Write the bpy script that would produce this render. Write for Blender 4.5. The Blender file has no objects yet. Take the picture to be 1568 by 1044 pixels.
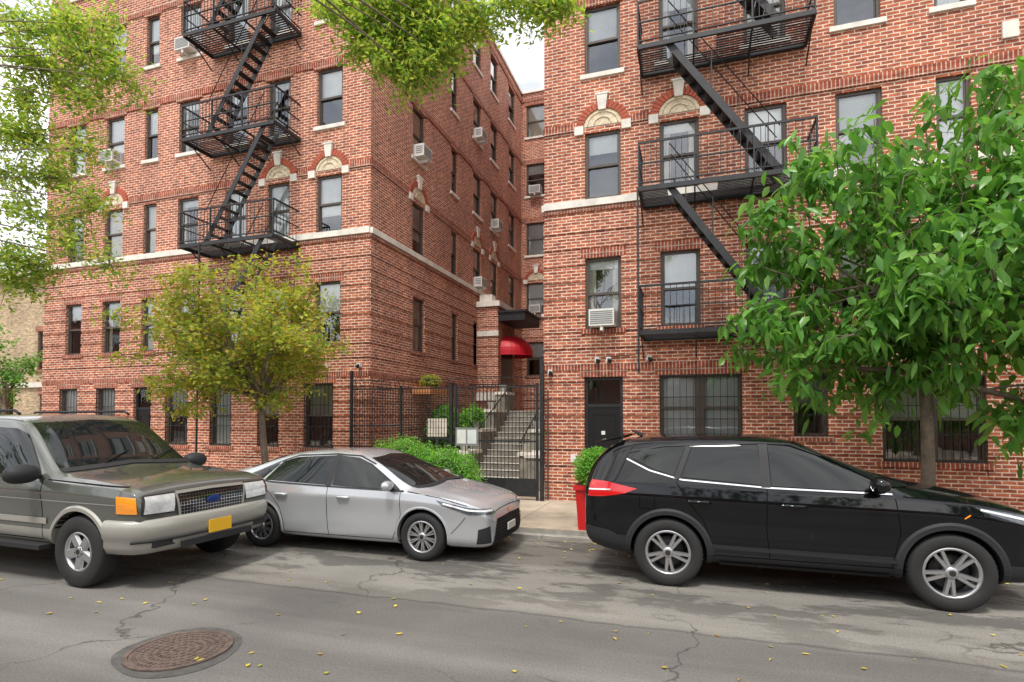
import bpy, math, random
import bmesh
import numpy as np
from mathutils import Vector, Matrix
from mathutils.bvhtree import BVHTree
random.seed(7)
R=random.Random(11)
scene=bpy.context.scene
try:
    scene.view_settings.view_transform='Standard'; scene.view_settings.look='None'; scene.view_settings.exposure=0
except Exception: pass

# ------------------------------------------------------------ materials
def nm(name):
    m=bpy.data.materials.new(name); m.use_nodes=True
    nt=m.node_tree; b=nt.nodes['Principled BSDF']
    return m,nt,b
def setb(b,**k):
    for n,v in k.items():
        n=n.replace('_',' ')
        if n in b.inputs: b.inputs[n].default_value=v
def mat(name,col,rough=.6,metal=0.,nscale=0,namt=.25,bump=0,bscale=80,coat=0,spec=.5,nvec='Object'):
    m,nt,b=nm(name); N=nt.nodes; L=nt.links
    setb(b,Base_Color=(*col,1),Roughness=rough,Metallic=metal,Coat_Weight=coat,Specular_IOR_Level=spec)
    if coat: setb(b,Coat_Roughness=.04)
    tc=N.new('ShaderNodeTexCoord')
    if nscale:
        n=N.new('ShaderNodeTexNoise'); n.inputs['Scale'].default_value=nscale; n.inputs['Detail'].default_value=8; n.inputs['Roughness'].default_value=.65
        L.new(tc.outputs[nvec],n.inputs['Vector'])
        r=N.new('ShaderNodeValToRGB'); r.color_ramp.elements[0].position=.3; r.color_ramp.elements[1].position=.7
        r.color_ramp.elements[0].color=(*[c*(1-namt) for c in col],1); r.color_ramp.elements[1].color=(*[min(1,c*(1+namt)) for c in col],1)
        L.new(n.outputs['Fac'],r.inputs['Fac']); L.new(r.outputs['Color'],b.inputs['Base Color'])
    if bump:
        n2=N.new('ShaderNodeTexNoise'); n2.inputs['Scale'].default_value=bscale; n2.inputs['Detail'].default_value=6
        L.new(tc.outputs[nvec],n2.inputs['Vector'])
        bp=N.new('ShaderNodeBump'); bp.inputs['Strength'].default_value=bump; bp.inputs['Distance'].default_value=.02
        L.new(n2.outputs['Fac'],bp.inputs['Height']); L.new(bp.outputs['Normal'],b.inputs['Normal'])
    return m
def brickmat(name,c1,c2,mortar,bw=.215,rh=.072,ms=.011,offset=.5,rot=False):
    m,nt,b=nm(name); N=nt.nodes; L=nt.links
    uv=N.new('ShaderNodeTexCoord'); vec=uv.outputs['UV']
    if rot:
        mp=N.new('ShaderNodeMapping'); mp.inputs['Rotation'].default_value=(0,0,math.pi/2); L.new(vec,mp.inputs['Vector']); vec=mp.outputs['Vector']
    br=N.new('ShaderNodeTexBrick'); br.offset=offset
    for k,v in (('Scale',1.),('Mortar Size',ms),('Mortar Smooth',.25),('Bias',-.1),('Brick Width',bw),('Row Height',rh)): br.inputs[k].default_value=v
    br.inputs['Color1'].default_value=(*c1,1); br.inputs['Color2'].default_value=(*c2,1); br.inputs['Mortar'].default_value=(*mortar,1)
    L.new(vec,br.inputs['Vector'])
    def nz(scale,d,p0,p1,a,bb,sx=1,sy=1):
        mp=N.new('ShaderNodeMapping'); mp.inputs['Scale'].default_value=(sx,sy,1); L.new(uv.outputs['UV'],mp.inputs['Vector'])
        n=N.new('ShaderNodeTexNoise'); n.inputs['Scale'].default_value=scale; n.inputs['Detail'].default_value=d; n.inputs['Roughness'].default_value=.7
        L.new(mp.outputs['Vector'],n.inputs['Vector'])
        r=N.new('ShaderNodeValToRGB'); r.color_ramp.elements[0].position=p0; r.color_ramp.elements[1].position=p1
        r.color_ramp.elements[0].color=(*a,1); r.color_ramp.elements[1].color=(*bb,1); L.new(n.outputs['Fac'],r.inputs['Fac']); return r.outputs['Color']
    def mul(a,c):
        mx=N.new('ShaderNodeMix'); mx.data_type='RGBA'; mx.blend_type='MULTIPLY'; mx.inputs['Factor'].default_value=1
        L.new(a,mx.inputs['A']); L.new(c,mx.inputs['B']); return mx.outputs['Result']
    c=mul(br.outputs['Color'],nz(.6,9,.3,.72,(.76,.74,.74),(1.12,1.1,1.08)))
    c=mul(c,nz(1.,2,.35,.65,(.62,.56,.56),(1.26,1.22,1.16),1/.215,1/.072))
    c=mul(c,nz(.8,6,.35,.7,(.82,.81,.82),(1.06,1.06,1.05),1.6,.25))
    L.new(c,b.inputs['Base Color'])
    bp=N.new('ShaderNodeBump'); bp.invert=True; bp.inputs['Strength'].default_value=.5; bp.inputs['Distance'].default_value=.01
    L.new(br.outputs['Fac'],bp.inputs['Height']); L.new(bp.outputs['Normal'],b.inputs['Normal'])
    setb(b,Roughness=.85,Specular_IOR_Level=.25)
    return m
def glassmat(name,refl=.12,tint=(.93,.95,.95),rough=.01):
    m=bpy.data.materials.new(name); m.use_nodes=True; nt=m.node_tree; N=nt.nodes; L=nt.links
    N.remove(N['Principled BSDF']); out=N['Material Output']
    t=N.new('ShaderNodeBsdfTransparent'); t.inputs['Color'].default_value=(*tint,1)
    g=N.new('ShaderNodeBsdfGlossy'); g.inputs['Roughness'].default_value=rough; g.inputs['Color'].default_value=(.95,.97,1,1)
    f=N.new('ShaderNodeFresnel'); f.inputs['IOR'].default_value=1.5
    a=N.new('ShaderNodeMath'); a.operation='ADD'; a.inputs[1].default_value=refl; a.use_clamp=True
    L.new(f.outputs[0],a.inputs[0]); mx=N.new('ShaderNodeMixShader'); L.new(a.outputs[0],mx.inputs[0]); L.new(t.outputs[0],mx.inputs[1]); L.new(g.outputs[0],mx.inputs[2])
    n=N.new('ShaderNodeTexNoise'); n.inputs['Scale'].default_value=1.3; tc=N.new('ShaderNodeTexCoord'); L.new(tc.outputs['Object'],n.inputs['Vector'])
    bp=N.new('ShaderNodeBump'); bp.inputs['Strength'].default_value=.12; bp.inputs['Distance'].default_value=.05; L.new(n.outputs['Fac'],bp.inputs['Height']); L.new(bp.outputs['Normal'],g.inputs['Normal'])
    L.new(mx.outputs[0],out.inputs['Surface']); return m
def leafmat(name,cols,trans=.45,rough=.5):
    m,nt,b=nm(name); N=nt.nodes; L=nt.links
    g=N.new('ShaderNodeNewGeometry'); r=N.new('ShaderNodeValToRGB'); cr=r.color_ramp
    while len(cr.elements)<len(cols): cr.elements.new(.5)
    for i,c in enumerate(cols): cr.elements[i].position=i/(len(cols)-1); cr.elements[i].color=(*c,1)
    L.new(g.outputs['Random Per Island'],r.inputs['Fac']); L.new(r.outputs['Color'],b.inputs['Base Color']); setb(b,Roughness=rough,Specular_IOR_Level=.35)
    t=N.new('ShaderNodeBsdfTranslucent'); mx=N.new('ShaderNodeMixShader'); mx.inputs[0].default_value=trans
    mc=N.new('ShaderNodeMix'); mc.data_type='RGBA'; mc.blend_type='MULTIPLY'; mc.inputs['Factor'].default_value=1; mc.inputs['B'].default_value=(1.6,1.65,.85,1)
    L.new(r.outputs['Color'],mc.inputs['A']); L.new(mc.outputs['Result'],t.inputs['Color'])
    L.new(b.outputs[0],mx.inputs[1]); L.new(t.outputs[0],mx.inputs[2]); L.new(mx.outputs[0],N['Material Output'].inputs['Surface'])
    return m

M_brick=brickmat('red_brick',(.56,.175,.088),(.32,.088,.050),(.84,.70,.58))
M_sold=brickmat('soldier_brick',(.42,.11,.06),(.29,.07,.04),(.62,.48,.39),rot=True,offset=0.,bw=.2)
M_tanb=brickmat('tan_brick',(.60,.47,.29),(.50,.39,.23),(.6,.54,.43))
M_darkb=brickmat('dark_brick',(.22,.09,.06),(.15,.06,.04),(.28,.23,.2))
M_stone=mat('cast_stone',(.76,.71,.63),.8,nscale=2.5,namt=.22,bump=.15,bscale=40)
M_cream=mat('cream_terracotta',(.68,.57,.40),.7,nscale=14,namt=.35,bump=.5,bscale=18)
M_graystone=mat('gray_stone',(.25,.23,.19),.85,nscale=4,namt=.35,bump=.3)
M_bronze=mat('bronze_frame',(.085,.066,.052),.45)
M_iron=mat('black_iron',(.018,.018,.02),.5,nscale=6,namt=.5,bump=.1)
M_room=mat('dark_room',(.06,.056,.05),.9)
M_blindw=mat('white_shade',(.90,.90,.87),.8,nscale=1.5,namt=.06)
M_blindg=mat('gray_shade',(.66,.68,.66),.8,nscale=1.5,namt=.15)
M_blindc=mat('cream_curtain',(.72,.67,.56),.8,nscale=3,namt=.2)
M_glass=glassmat('window_glass',.12)
M_doorblk=mat('black_door',(.012,.012,.013),.3)
M_acw=mat('ac_white',(.72,.71,.67),.5,nscale=5,namt=.1)
M_acg=mat('ac_grille',(.22,.22,.21),.6)
M_red=mat('red_awning',(.58,.012,.025),.5)
M_redpot=mat('red_planter_paint',(.68,.02,.02),.4,nscale=5,namt=.15)
M_roof=mat('roof_tar',(.06,.06,.06),.9)
M_orange=mat('terracotta_box',(.55,.22,.08),.8)
M_soil=mat('soil',(.05,.035,.022),.95,nscale=12,namt=.4,bump=.5)
M_bark=mat('bark',(.19,.145,.105),.9,nscale=9,namt=.4,bump=.8,bscale=30)

# ------------------------------------------------------------ mesh builder
class MB:
    def __init__(s): s.v=[]; s.f=[]; s.m=[]; s.sm=[]; s.mats=[]
    def mi(s,m):
        if m not in s.mats: s.mats.append(m)
        return s.mats.index(m)
    def poly(s,pts,m,smooth=False):
        b=len(s.v); s.v.extend([tuple(p) for p in pts]); s.f.append(tuple(range(b,b+len(pts)))); s.m.append(s.mi(m)); s.sm.append(smooth)
    def box8(s,c,m):
        b=len(s.v); s.v.extend([tuple(p) for p in c]); i=s.mi(m)
        for f in ((0,3,2,1),(4,5,6,7),(0,1,5,4),(1,2,6,5),(2,3,7,6),(3,0,4,7)):
            s.f.append(tuple(b+k for k in f)); s.m.append(i); s.sm.append(False)
    def box(s,x0,x1,y0,y1,z0,z1,m):
        s.box8([(x0,y0,z0),(x1,y0,z0),(x1,y1,z0),(x0,y1,z0),(x0,y0,z1),(x1,y0,z1),(x1,y1,z1),(x0,y1,z1)],m)
    def boxP(s,P,u0,u1,n0,n1,z0,z1,m):
        s.box8([P(u0,n0,z0),P(u1,n0,z0),P(u1,n1,z0),P(u0,n1,z0),P(u0,n0,z1),P(u1,n0,z1),P(u1,n1,z1),P(u0,n1,z1)],m)
    def bar(s,p,q,w,h,m,up=(0,0,1)):
        p=Vector(p); q=Vector(q); d=(q-p).normalized(); up=Vector(up)
        if abs(d.dot(up))>.98: up=Vector((1,0,0))
        a=d.cross(up).normalized()*w/2; b=a.cross(d).normalized()*h/2
        s.box8([p-a-b,p+a-b,q+a-b,q-a-b,p-a+b,p+a+b,q+a+b,q-a+b],m)
    def tube(s,pts,rad,m,n=7,smooth=True,cap=True):
        pts=[Vector(p) for p in pts]; b=len(s.v); i=s.mi(m); k=len(pts)
        if not hasattr(rad,'__len__'): rad=[rad]*k
        ref=Vector((.37,.21,.9)).normalized()
        for j,p in enumerate(pts):
            d=(pts[min(j+1,k-1)]-pts[max(j-1,0)]); d=d.normalized() if d.length>1e-9 else Vector((0,0,1))
            a=d.cross(ref)
            if a.length<.05: a=d.cross(Vector((1,0,0)))
            a.normalize(); c=d.cross(a)
            for t in range(n):
                an=2*math.pi*t/n; s.v.append(tuple(p+(a*math.cos(an)+c*math.sin(an))*rad[j]))
        for j in range(k-1):
            for t in range(n):
                s.f.append((b+j*n+t,b+j*n+(t+1)%n,b+(j+1)*n+(t+1)%n,b+(j+1)*n+t)); s.m.append(i); s.sm.append(smooth)
        if cap:
            s.f.append(tuple(b+t for t in range(n))); s.m.append(i); s.sm.append(False)
            s.f.append(tuple(b+(k-1)*n+t for t in range(n))); s.m.append(i); s.sm.append(False)
    def grid(s,G,m,smooth=True,closed=False):
        b=len(s.v); r=len(G); c=len(G[0]); i=s.mi(m)
        for row in G: s.v.extend([tuple(p) for p in row])
        for a in range(r-1):
            for d in range(c if closed else c-1):
                e=(d+1)%c
                s.f.append((b+a*c+d,b+a*c+e,b+(a+1)*c+e,b+(a+1)*c+d)); s.m.append(i); s.sm.append(smooth)
    def lathe(s,prof,C,ax,m,n=40,smooth=True):
        G=[]
        for r,t in prof:
            G.append([(C[0]+r*math.cos(2*math.pi*k/n),C[1]+ax*t,C[2]+r*math.sin(2*math.pi*k/n)) for k in range(n)])
        s.grid(G,m,smooth,closed=True)
    def obj(s,name,parent=None,uv=True):
        me=bpy.data.meshes.new(name); me.from_pydata(s.v,[],s.f)
        for m in s.mats: me.materials.append(m)
        me.polygons.foreach_set('material_index',s.m); me.polygons.foreach_set('use_smooth',s.sm)
        if uv:
            l=me.uv_layers.new(name='UV'); me.update()
            co=np.array(s.v,dtype=np.float32); data=np.zeros((len(me.loops),2),dtype=np.float32)
            for p in me.polygons:
                n=p.normal; ax=max(range(3),key=lambda k:abs(n[k]))
                ia,ib={0:(1,2),1:(0,2),2:(0,1)}[ax]
                for li in p.loop_indices:
                    v=co[me.loops[li].vertex_index]; data[li]=(v[ia],v[ib])
            l.data.foreach_set('uv',data.ravel())
        me.update(); o=bpy.data.objects.new(name,me); scene.collection.objects.link(o)
        if parent: o.parent=parent
        return o
def empty(name,loc=(0,0,0)):
    o=bpy.data.objects.new(name,None); scene.collection.objects.link(o); o.location=loc; return o

# ------------------------------------------------------------ facades
BANDS=[.55+.37*i for i in range(17)]
def cut(u0,u1,z0,z1,ops,pad=.0):
    iv=[(u0,u1)]
    for o in ops:
        if o[3]>z0 and o[2]<z1:
            new=[]
            for a,b in iv:
                if o[1]+pad<=a or o[0]-pad>=b: new.append((a,b)); continue
                if o[0]-pad>a: new.append((a,o[0]-pad))
                if o[1]+pad<b: new.append((o[1]+pad,b))
            iv=new
    return [(a,b) for a,b in iv if b-a>.03]
def wall(mb,P,u0,u1,z0,z1,ops,m,dep=.13):
    us=sorted(set([u0,u1]+[o[0] for o in ops]+[o[1] for o in ops])); zs=sorted(set([z0,z1]+[o[2] for o in ops]+[o[3] for o in ops]))
    for a,b in zip(us,us[1:]):
        for c,d in zip(zs,zs[1:]):
            um=(a+b)/2; zm=(c+d)/2
            if any(o[0]<um<o[1] and o[2]<zm<o[3] for o in ops): continue
            mb.poly([P(a,0,c),P(b,0,c),P(b,0,d),P(a,0,d)],m)
    for o in ops:
        a,b,c,d=o[:4]
        for q in ([(a,c),(a,d)],[(b,c),(b,d)],[(a,c),(b,c)],[(a,d),(b,d)]):
            (ua,za),(ub,zb)=q
            mb.poly([P(ua,0,za),P(ub,0,zb),P(ub,-dep,zb),P(ua,-dep,za)],m)
def window(mb,P,u0,u1,z0,z1,o):
    fr=o.get('frame',M_bronze); f=.055
    n0,n1=-.13,-.055
    B=lambda a,b,c,d,e,g,m: mb.boxP(P,a,b,c,d,e,g,m)
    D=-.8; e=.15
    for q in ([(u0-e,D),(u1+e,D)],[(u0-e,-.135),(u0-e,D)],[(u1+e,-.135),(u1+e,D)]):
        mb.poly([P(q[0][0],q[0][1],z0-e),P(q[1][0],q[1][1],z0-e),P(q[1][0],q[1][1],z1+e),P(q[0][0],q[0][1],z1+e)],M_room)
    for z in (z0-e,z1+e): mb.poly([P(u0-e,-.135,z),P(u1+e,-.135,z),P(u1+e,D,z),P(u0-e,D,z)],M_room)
    if o.get('k')=='door':
        B(u0,u0+.07,n0,n1,z0,z1,M_iron); B(u1-.07,u1,n0,n1,z0,z1,M_iron); B(u0+.07,u1-.07,n0,n1,z1-.07,z1,M_iron)
        zt=z0+2.05
        B(u0+.07,u1-.07,n0+.01,n1-.005,zt,zt+.07,M_iron)
        B(u0+.07,u1-.07,n0,n1-.02,z0,zt,M_doorblk)
        mb.poly([P(u0+.07,-.1,zt+.07),P(u1-.07,-.1,zt+.07),P(u1-.07,-.1,z1-.07),P(u0+.07,-.1,z1-.07)],M_glass)
        for (za,zb) in ((z0+.2,z0+.95),(z0+1.1,z0+1.9)):
            for q in ((u0+.17,u1-.17,za,za+.02),(u0+.17,u1-.17,zb-.02,zb),(u0+.17,u0+.19,za+.02,zb-.02),(u1-.19,u1-.17,za+.02,zb-.02)): B(q[0],q[1],n1-.02,n1-.01,q[2],q[3],M_doorblk)
        B(u1-.16,u1-.12,n1-.02,n1+.03,z0+.95,z0+1.15,M_acw); B(u0+.36,u0+.44,n1-.02,n1-.012,z0+1.45,z0+1.53,M_acw)
        return
    segs=[(u0,u1)]
    if o.get('dbl'):
        um=(u0+u1)/2; segs=[(u0,um-.02),(um+.02,u1)]; B(um-.02,um+.02,n0-.004,n1+.004,z0,z1,fr)
    for a,b in segs:
        B(a,a+f,n0,n1,z0,z1,fr); B(b-f,b,n0,n1,z0,z1,fr); B(a+f,b-f,n0,n1-.002,z1-f,z1,fr); B(a+f,b-f,n0,n1-.002,z0,z0+f,fr)
        zm=(z0+z1)/2
        B(a+f,b-f,n0+.01,n1-.01,zm-.025,zm+.025,fr)
        g=.028
        for (c,d,nn) in ((z0+f,zm-.025,-.118),(zm+.025,z1-f,-.085)):
            B(a+f,a+f+g,nn-.012,nn+.012,c,d,fr); B(b-f-g,b-f,nn-.012,nn+.012,c,d,fr)
            mb.poly([P(a+f+g,nn,c),P(b-f-g,nn,c),P(b-f-g,nn,d),P(a+f+g,nn,d)],M_glass)
        bl=o.get('blind',0)
        if bl>0:
            mm=o.get('bm',M_blindw); zb=z1-(z1-z0)*bl; k=9; w=(b-a)/k
            for i in range(k):
                dn=.008*(i%2)
                mb.poly([P(a+i*w,-.142-dn,zb),P(a+(i+1)*w,-.142-(.008-dn),zb),P(a+(i+1)*w,-.142-(.008-dn),z1),P(a+i*w,-.142-dn,z1)],mm)
        if o.get('curt'):
            for (ca,cb) in ((a,a+(b-a)*.27),(b-(b-a)*.27,b)):
                k=6; w=(cb-ca)/k
                for i in range(k):
                    dn=.02*(i%2)
                    mb.poly([P(ca+i*w,-.16-dn,z0),P(ca+(i+1)*w,-.16-(.02-dn),z0),P(ca+(i+1)*w,-.16-(.02-dn),z1),P(ca+i*w,-.16-dn,z1)],M_blindc)
    if o.get('ac'):
        um=(u0+u1)/2; w=.27; a=z0+.03; h=.36
        B(um-w,um+w,-.12,.30,a,a+h,M_acw)
        for i in range(7): B(um-w+.03,um+w-.03,.30,.306,a+.04+i*.042,a+.062+i*.042,M_acg)
        for i in range(4):
            B(um-w-.004,um-w,.05,.26,a+.08+i*.06,a+.11+i*.06,M_acg); B(um+w,um+w+.004,.05,.26,a+.08+i*.06,a+.11+i*.06,M_acg)
        B(um-.03,um+.03,.0,.28,a-.10,a-.005,M_acw)
    if o.get('bars'):
        k=max(5,int((u1-u0)/.125))
        for i in range(k+1):
            u=u0+.02+(u1-u0-.04)*i/k; B(u-.005,u+.005,.015,.025,z0,z1,M_iron)
        for z in (z0+.02,z0+(z1-z0)*.33,z0+(z1-z0)*.66,z1-.02): B(u0,u1,.011,.033,z-.008,z+.008,M_iron)
def arch(mb,P,uc,z,r=.42):
    n=14; pts=[P(uc+r*math.cos(math.pi*i/n),.012,z+r*.85*math.sin(math.pi*i/n)) for i in range(n+1)]
    mb.poly(pts,M_cream)
    for sc in (.45,.8):
        G=[(uc+r*sc*math.cos(math.pi*i/n),z+.03+r*.8*sc*math.sin(math.pi*i/n)) for i in range(n+1)]
        for p,q in zip(G,G[1:]): mb.bar(P(p[0],.02,p[1]),P(q[0],.02,q[1]),.02,.02,M_cream)
    k=17
    for i in range(k):
        a0=math.pi*(i+.07)/k; a1=math.pi*(i+.93)/k; c=[]
        for nn in (-.01,.035):
            for (a,rr) in ((a0,r),(a1,r),(a1,r+.17),(a0,r+.17)): c.append(P(uc+rr*math.cos(a),nn,z+rr*.88*math.sin(a)))
        mb.box8(c,M_soldp)
    zt=z+r*.85
    mb.box8([P(uc-.08,0,zt-.03),P(uc+.08,0,zt-.03),P(uc+.08,.07,zt-.03),P(uc-.08,.07,zt-.03),P(uc-.12,0,zt+.30),P(uc+.12,0,zt+.30),P(uc+.12,.08,zt+.30),P(uc-.12,.08,zt+.30)],M_stone)
    mb.boxP(P,uc-.15,uc+.15,0,.09,zt+.30,zt+.34,M_stone)
    for s in (-1,1):
        ue=uc+s*(r+.10); mb.boxP(P,ue-.1,ue+.1,0,.06,z-.17,z+.02,M_stone)
M_soldp=mat('arch_brick',(.42,.10,.055),.85,nscale=3,namt=.25)

ROWS=[(3.92,5.50),(6.82,8.30),(9.62,11.15),(12.45,13.98),(15.28,16.81)]
def facade(mb,P,u0,u1,ztop,cols,ground,arches,acs=(),rust=True,m=None,seed=1,z0=0.1):
    m=m or M_brick; rr=random.Random(seed); ops=[]
    for ci,(a,b) in enumerate(cols):
        for ri,(c,d) in enumerate(ROWS):
            if d>ztop-.3: continue
            o={}
            t=rr.random()
            if t<.5: o=dict(blind=rr.choice([.5,.5,.45,1.,.3,.7]),bm=rr.choice([M_blindw,M_blindw,M_blindg]))
            elif t<.8: o=dict(blind=1.,bm=rr.choice([M_blindw,M_blindg,M_blindc]))
            else: o=dict(curt=True,blind=rr.choice([.15,.25]))
            if (ci,ri) in acs: o['ac']=True
            ops.append((a,b,c,d,o,ri))
    for g in ground: ops.append((*g,-1))
    wall(mb,P,u0,u1,z0,ztop,ops,m)
    for a,b,c,d,o,ri in ops:
        window(mb,P,a,b,c,d,o)
        if ri!=1 and not o.get('k')=='door': mb.boxP(P,a-.09,b+.09,-.12,.05,c-.10,c-.001,M_stone if ri>0 else M_sold)
        if ri!=1: mb.boxP(P,a-.10,b+.10,0,.028,d+.001,d+.2,M_sold)
    if rust:
        for z in BANDS:
            if z>6.4: break
            for a,b in cut(u0,u1,z,z+.29,ops,.0): mb.boxP(P,a,b,0,.024,z,z+.29,m)
    if u1-u0>2 and ztop>8:
        mb.boxP(P,u0-.0,u1+.0,0,.07,6.65,6.80,M_stone)
        mb.boxP(P,u0,u1,0,.03,6.55,6.65,M_sold)
        mb.boxP(P,u0,u1,0,.035,3.02,3.16,M_sold)
        ex=[(ac-.62,ac+.62,8.2,9.6) for ac in arches]
        for a,b in cut(u0,u1,8.38,8.56,ex): mb.boxP(P,a,b,0,.035,8.38,8.56,M_sold)
        for z in (11.22,14.05): mb.boxP(P,u0,u1,0,.030,z,z+.16,M_sold)
        mb.boxP(P,u0,u1,0,.05,17.0,17.15,M_sold)
        mb.boxP(P,u0,u1,-.3,.08,ztop,ztop+.12,M_stone)
    for ac in arches: arch(mb,P,ac,8.44)

YF=12.1
Pf=lambda u,n,z:(u,YF-n,z)
bl=empty('street_end_block')
mb=MB()
colsL=[(-18.7,-18.0),(-17.1,-16.35),(-15.5,-15.0),(-14.17,-13.4),(-12.4,-11.7),(-10.98,-10.25),(-9.39,-8.6)]
W=lambda a,b,c=1.2,d=2.87,**k:(a,b,c,d,dict(bars=True,**k))
grL=[W(-18.9,-18.1,blind=.5),W(-17.3,-16.5,blind=1,bm=M_blindg),(-15.75,-15.05,.16,2.87,dict(k='door')),W(-14.5,-13.65,blind=.4,bm=M_blindg),W(-12.85,-12.1,blind=1,bm=M_blindg),W(-11.2,-10.5,blind=.5),W(-9.7,-8.8,blind=.5,bm=M_blindg)]
facade(mb,Pf,-19.7,-7.75,17.4,colsL,grL,[-16.72,-10.61,-8.995],acs={(1,2),(3,3),(1,4)},seed=3)
mb.obj('front_wall',bl)
mb=MB()
Ps=lambda u,n,z:(-7.75+n,u,z)
colsS=[(14.3,15.05),(17.0,17.5),(18.95,19.75),(20.8,21.6),(23.1,23.95)]
facade(mb,Ps,12.1,25.0,17.4,colsS,[],[14.67,19.35,21.2],acs={(0,2),(2,3),(2,1),(3,2)},seed=5)
mb.obj('courtyard_wall',bl)
mb=MB()
Pb=lambda u,n,z:(u,25.0-n,z)
facade(mb,Pb,-7.75,-3.2,17.4,[(-7.5,-6.55),(-5.3,-4.4)],[],[-7.02,-4.85],acs={(0,1),(0,3)},seed=9,rust=True)
for (a,b,c,d) in ((-19.7,-7.75,12.1,25.0),(-19.7,4,25.0,34)):
    mb.poly([(a,c,17.38),(b,c,17.38),(b,d,17.38),(a,d,17.38)],M_roof)
mb.poly([(-19.7,12.1,.1),(-19.7,34,.1),(-19.7,34,17.4),(-19.7,12.1,17.4)],M_brick)
mb.poly([(-19.7,34,.1),(16,34,.1),(16,34,17.4),(-19.7,34,17.4)],M_brick)
mb.obj('rear_wall_and_roof',bl)
brt=empty('street_end_block')
mb=MB()
colsR=[(-2.27,-1.48),(-.66,.14),(1.02,1.80),(2.66,3.45),(4.31,4.85),(5.9,6.7),(7.6,8.4),(9.6,10.4),(11.6,12.4)]
grR=[(-2.30,-1.46,.16,2.87,dict(k='door')),W(-.70,.92,1.5,2.88,dbl=True,blind=.9,bm=M_blindg),W(1.85,2.45,1.62,2.88,blind=.5,bm=M_blindg),W(3.35,4.97,1.16,2.75,dbl=True,blind=.5),W(6.2,7.0),W(8.5,9.3),W(11,12)]
facade(mb,Pf,-3.2,16,17.4,colsR,grR,[-1.875,-.26,6.3],acs={(0,0),(3,3),(6,1)},seed=22)
for z in (10.8,8.8): mb.boxP(Pf,5.32,5.56,0,.05,z,z+.3,M_stone)
mb.obj('front_wall',brt)
mb=MB()
Pl=lambda u,n,z:(-3.2-n,u,z)
facade(mb,Pl,12.1,25.0,17.4,[(14.3,15.05),(17.0,17.6),(19.5,20.3),(22,22.8)],[],[14.67],seed=31)
mb.poly([(-3.2,12.1,17.38),(16,12.1,17.38),(16,34,17.38),(-3.2,34,17.38)],M_roof)
mb.poly([(16,12.1,.1),(16,34,.1),(16,34,17.4),(16,12.1,17.4)],M_brick)
mb.obj('courtyard_wall_and_roof',brt)
mb=MB()
for (x,z) in ((-1.75,3.24),(-2.0,3.24),(-9.0,3.3),(-8.0,3.3),(-3.05,3.0),(-.9,3.24)):
    mb.box(x-.05,x+.05,YF-.12,YF-.036,z-.05,z+.05,M_acw); mb.tube([(x,YF-.12,z),(x+.04,YF-.2,z-.05)],[.03,.05],M_iron)
mb.box(-2.6,-2.45,YF-.06,YF-.02,1.0,1.18,M_acw)
mb.tube([(-3.12,YF-.05,.15),(-3.12,YF-.05,2.6)],.018,M_iron)
mb.tube([(-2.0,YF-.05,3.3),(-1.2,YF-.05,3.32),(-1.1,YF-.05,3.5)],.010,M_iron)
mb.obj('wall_fixtures',brt)
# ---- entrance portal
mb=MB()
mb.box(-7.749,-6.9,19.3,21.4,.14,6.1,M_brick); mb.box(-7.748,-6.8,19.2,21.5,6.1,6.3,M_stone); mb.box(-7.6,-7.1,19.25,19.6,6.3,6.55,M_stone)
for z in BANDS[6:15]: mb.box(-7.74,-6.88,19.28,19.3,z,z+.29,M_brick)
mb.box(-7.7,-6.86,19.24,19.3,5.0,5.2,M_stone)
mb.box(-6.9,-5.85,19.3,21.3,5.55,5.85,M_iron); mb.box(-6.9,-5.8,19.25,21.35,5.85,5.92,M_iron)
mb.box(-6.9,-6.88,19.7,21.0,2.2,4.5,M_doorblk)
mb.box(-7.745,-6.85,19.15,19.2,2.6,2.9,M_stone)
G=[]
for i in range(9):
    a=math.pi/2*i/8; row=[]
    for j in range(17):
        b=math.pi*j/16; row.append((-6.88+1.0*math.cos(a)*math.sin(b),20.35-.85*math.cos(a)*math.cos(b),4.5+.62*math.sin(a)))
    G.append(row)
mb.grid(G,M_red,False)
vl=[(p[0],p[1],p[2]-.18) for p in G[0]]; mb.grid([G[0],vl],M_red,False)
mb.obj('entrance_portal',bl)

# ---- courtyard stairs & planting
mb=MB()
n=12
for i in range(n):
    y=14.6+i*.3; mb.box(-6.0,-4.5,y,18.4,.14+i*.17,.14+(i+1)*.17,M_graystone); mb.box(-6.0,-4.5,y-.02,y+.05,.14+(i+1)*.17,.155+(i+1)*.17,M_stone)
mb.box(-7.74,-3.21,18.4,24.99,.12,2.19,M_graystone)
for x0 in (-6.35,-4.5):
    for k,(ya,yb,zt) in enumerate(((14.3,15.3,.95),(15.3,16.5,1.55),(16.5,17.6,2.15),(17.6,18.4,2.75))):
        mb.box(x0,x0+.35,ya,yb,.14,zt,M_graystone); mb.box(x0-.04,x0+.39,ya-.04,yb-.001,zt,zt+.09,M_stone)
        mb.tube([(x0+.17,ya+.2,zt+.09),(x0+.17,ya+.2,zt+.32)],[.09,.14],M_graystone,n=12)
for x in (-6.0,-4.5):
    mb.tube([(x,14.4,1.3),(x,18.3,3.2)],.02,M_iron)
    for k in range(14): y=14.5+k*.28; z=1.35+k*.137; mb.tube([(x,y,z-.95),(x,y,z)],.01,M_iron,n=4)
for k in range(30):
    x=-7.6+k*.15
    if x<-6.1 or x>-4.5: mb.tube([(x,18.5,2.19),(x,18.5,3.15)],.012,M_iron,n=4)
mb.bar((-7.7,18.5,3.15),(-6.2,18.5,3.15),.04,.04,M_iron)
mb.bar((-4.4,18.5,3.15),(-3.25,18.5,3.15),.04,.04,M_iron)
mb.obj('courtyard_steps')
mb=MB()
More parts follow.
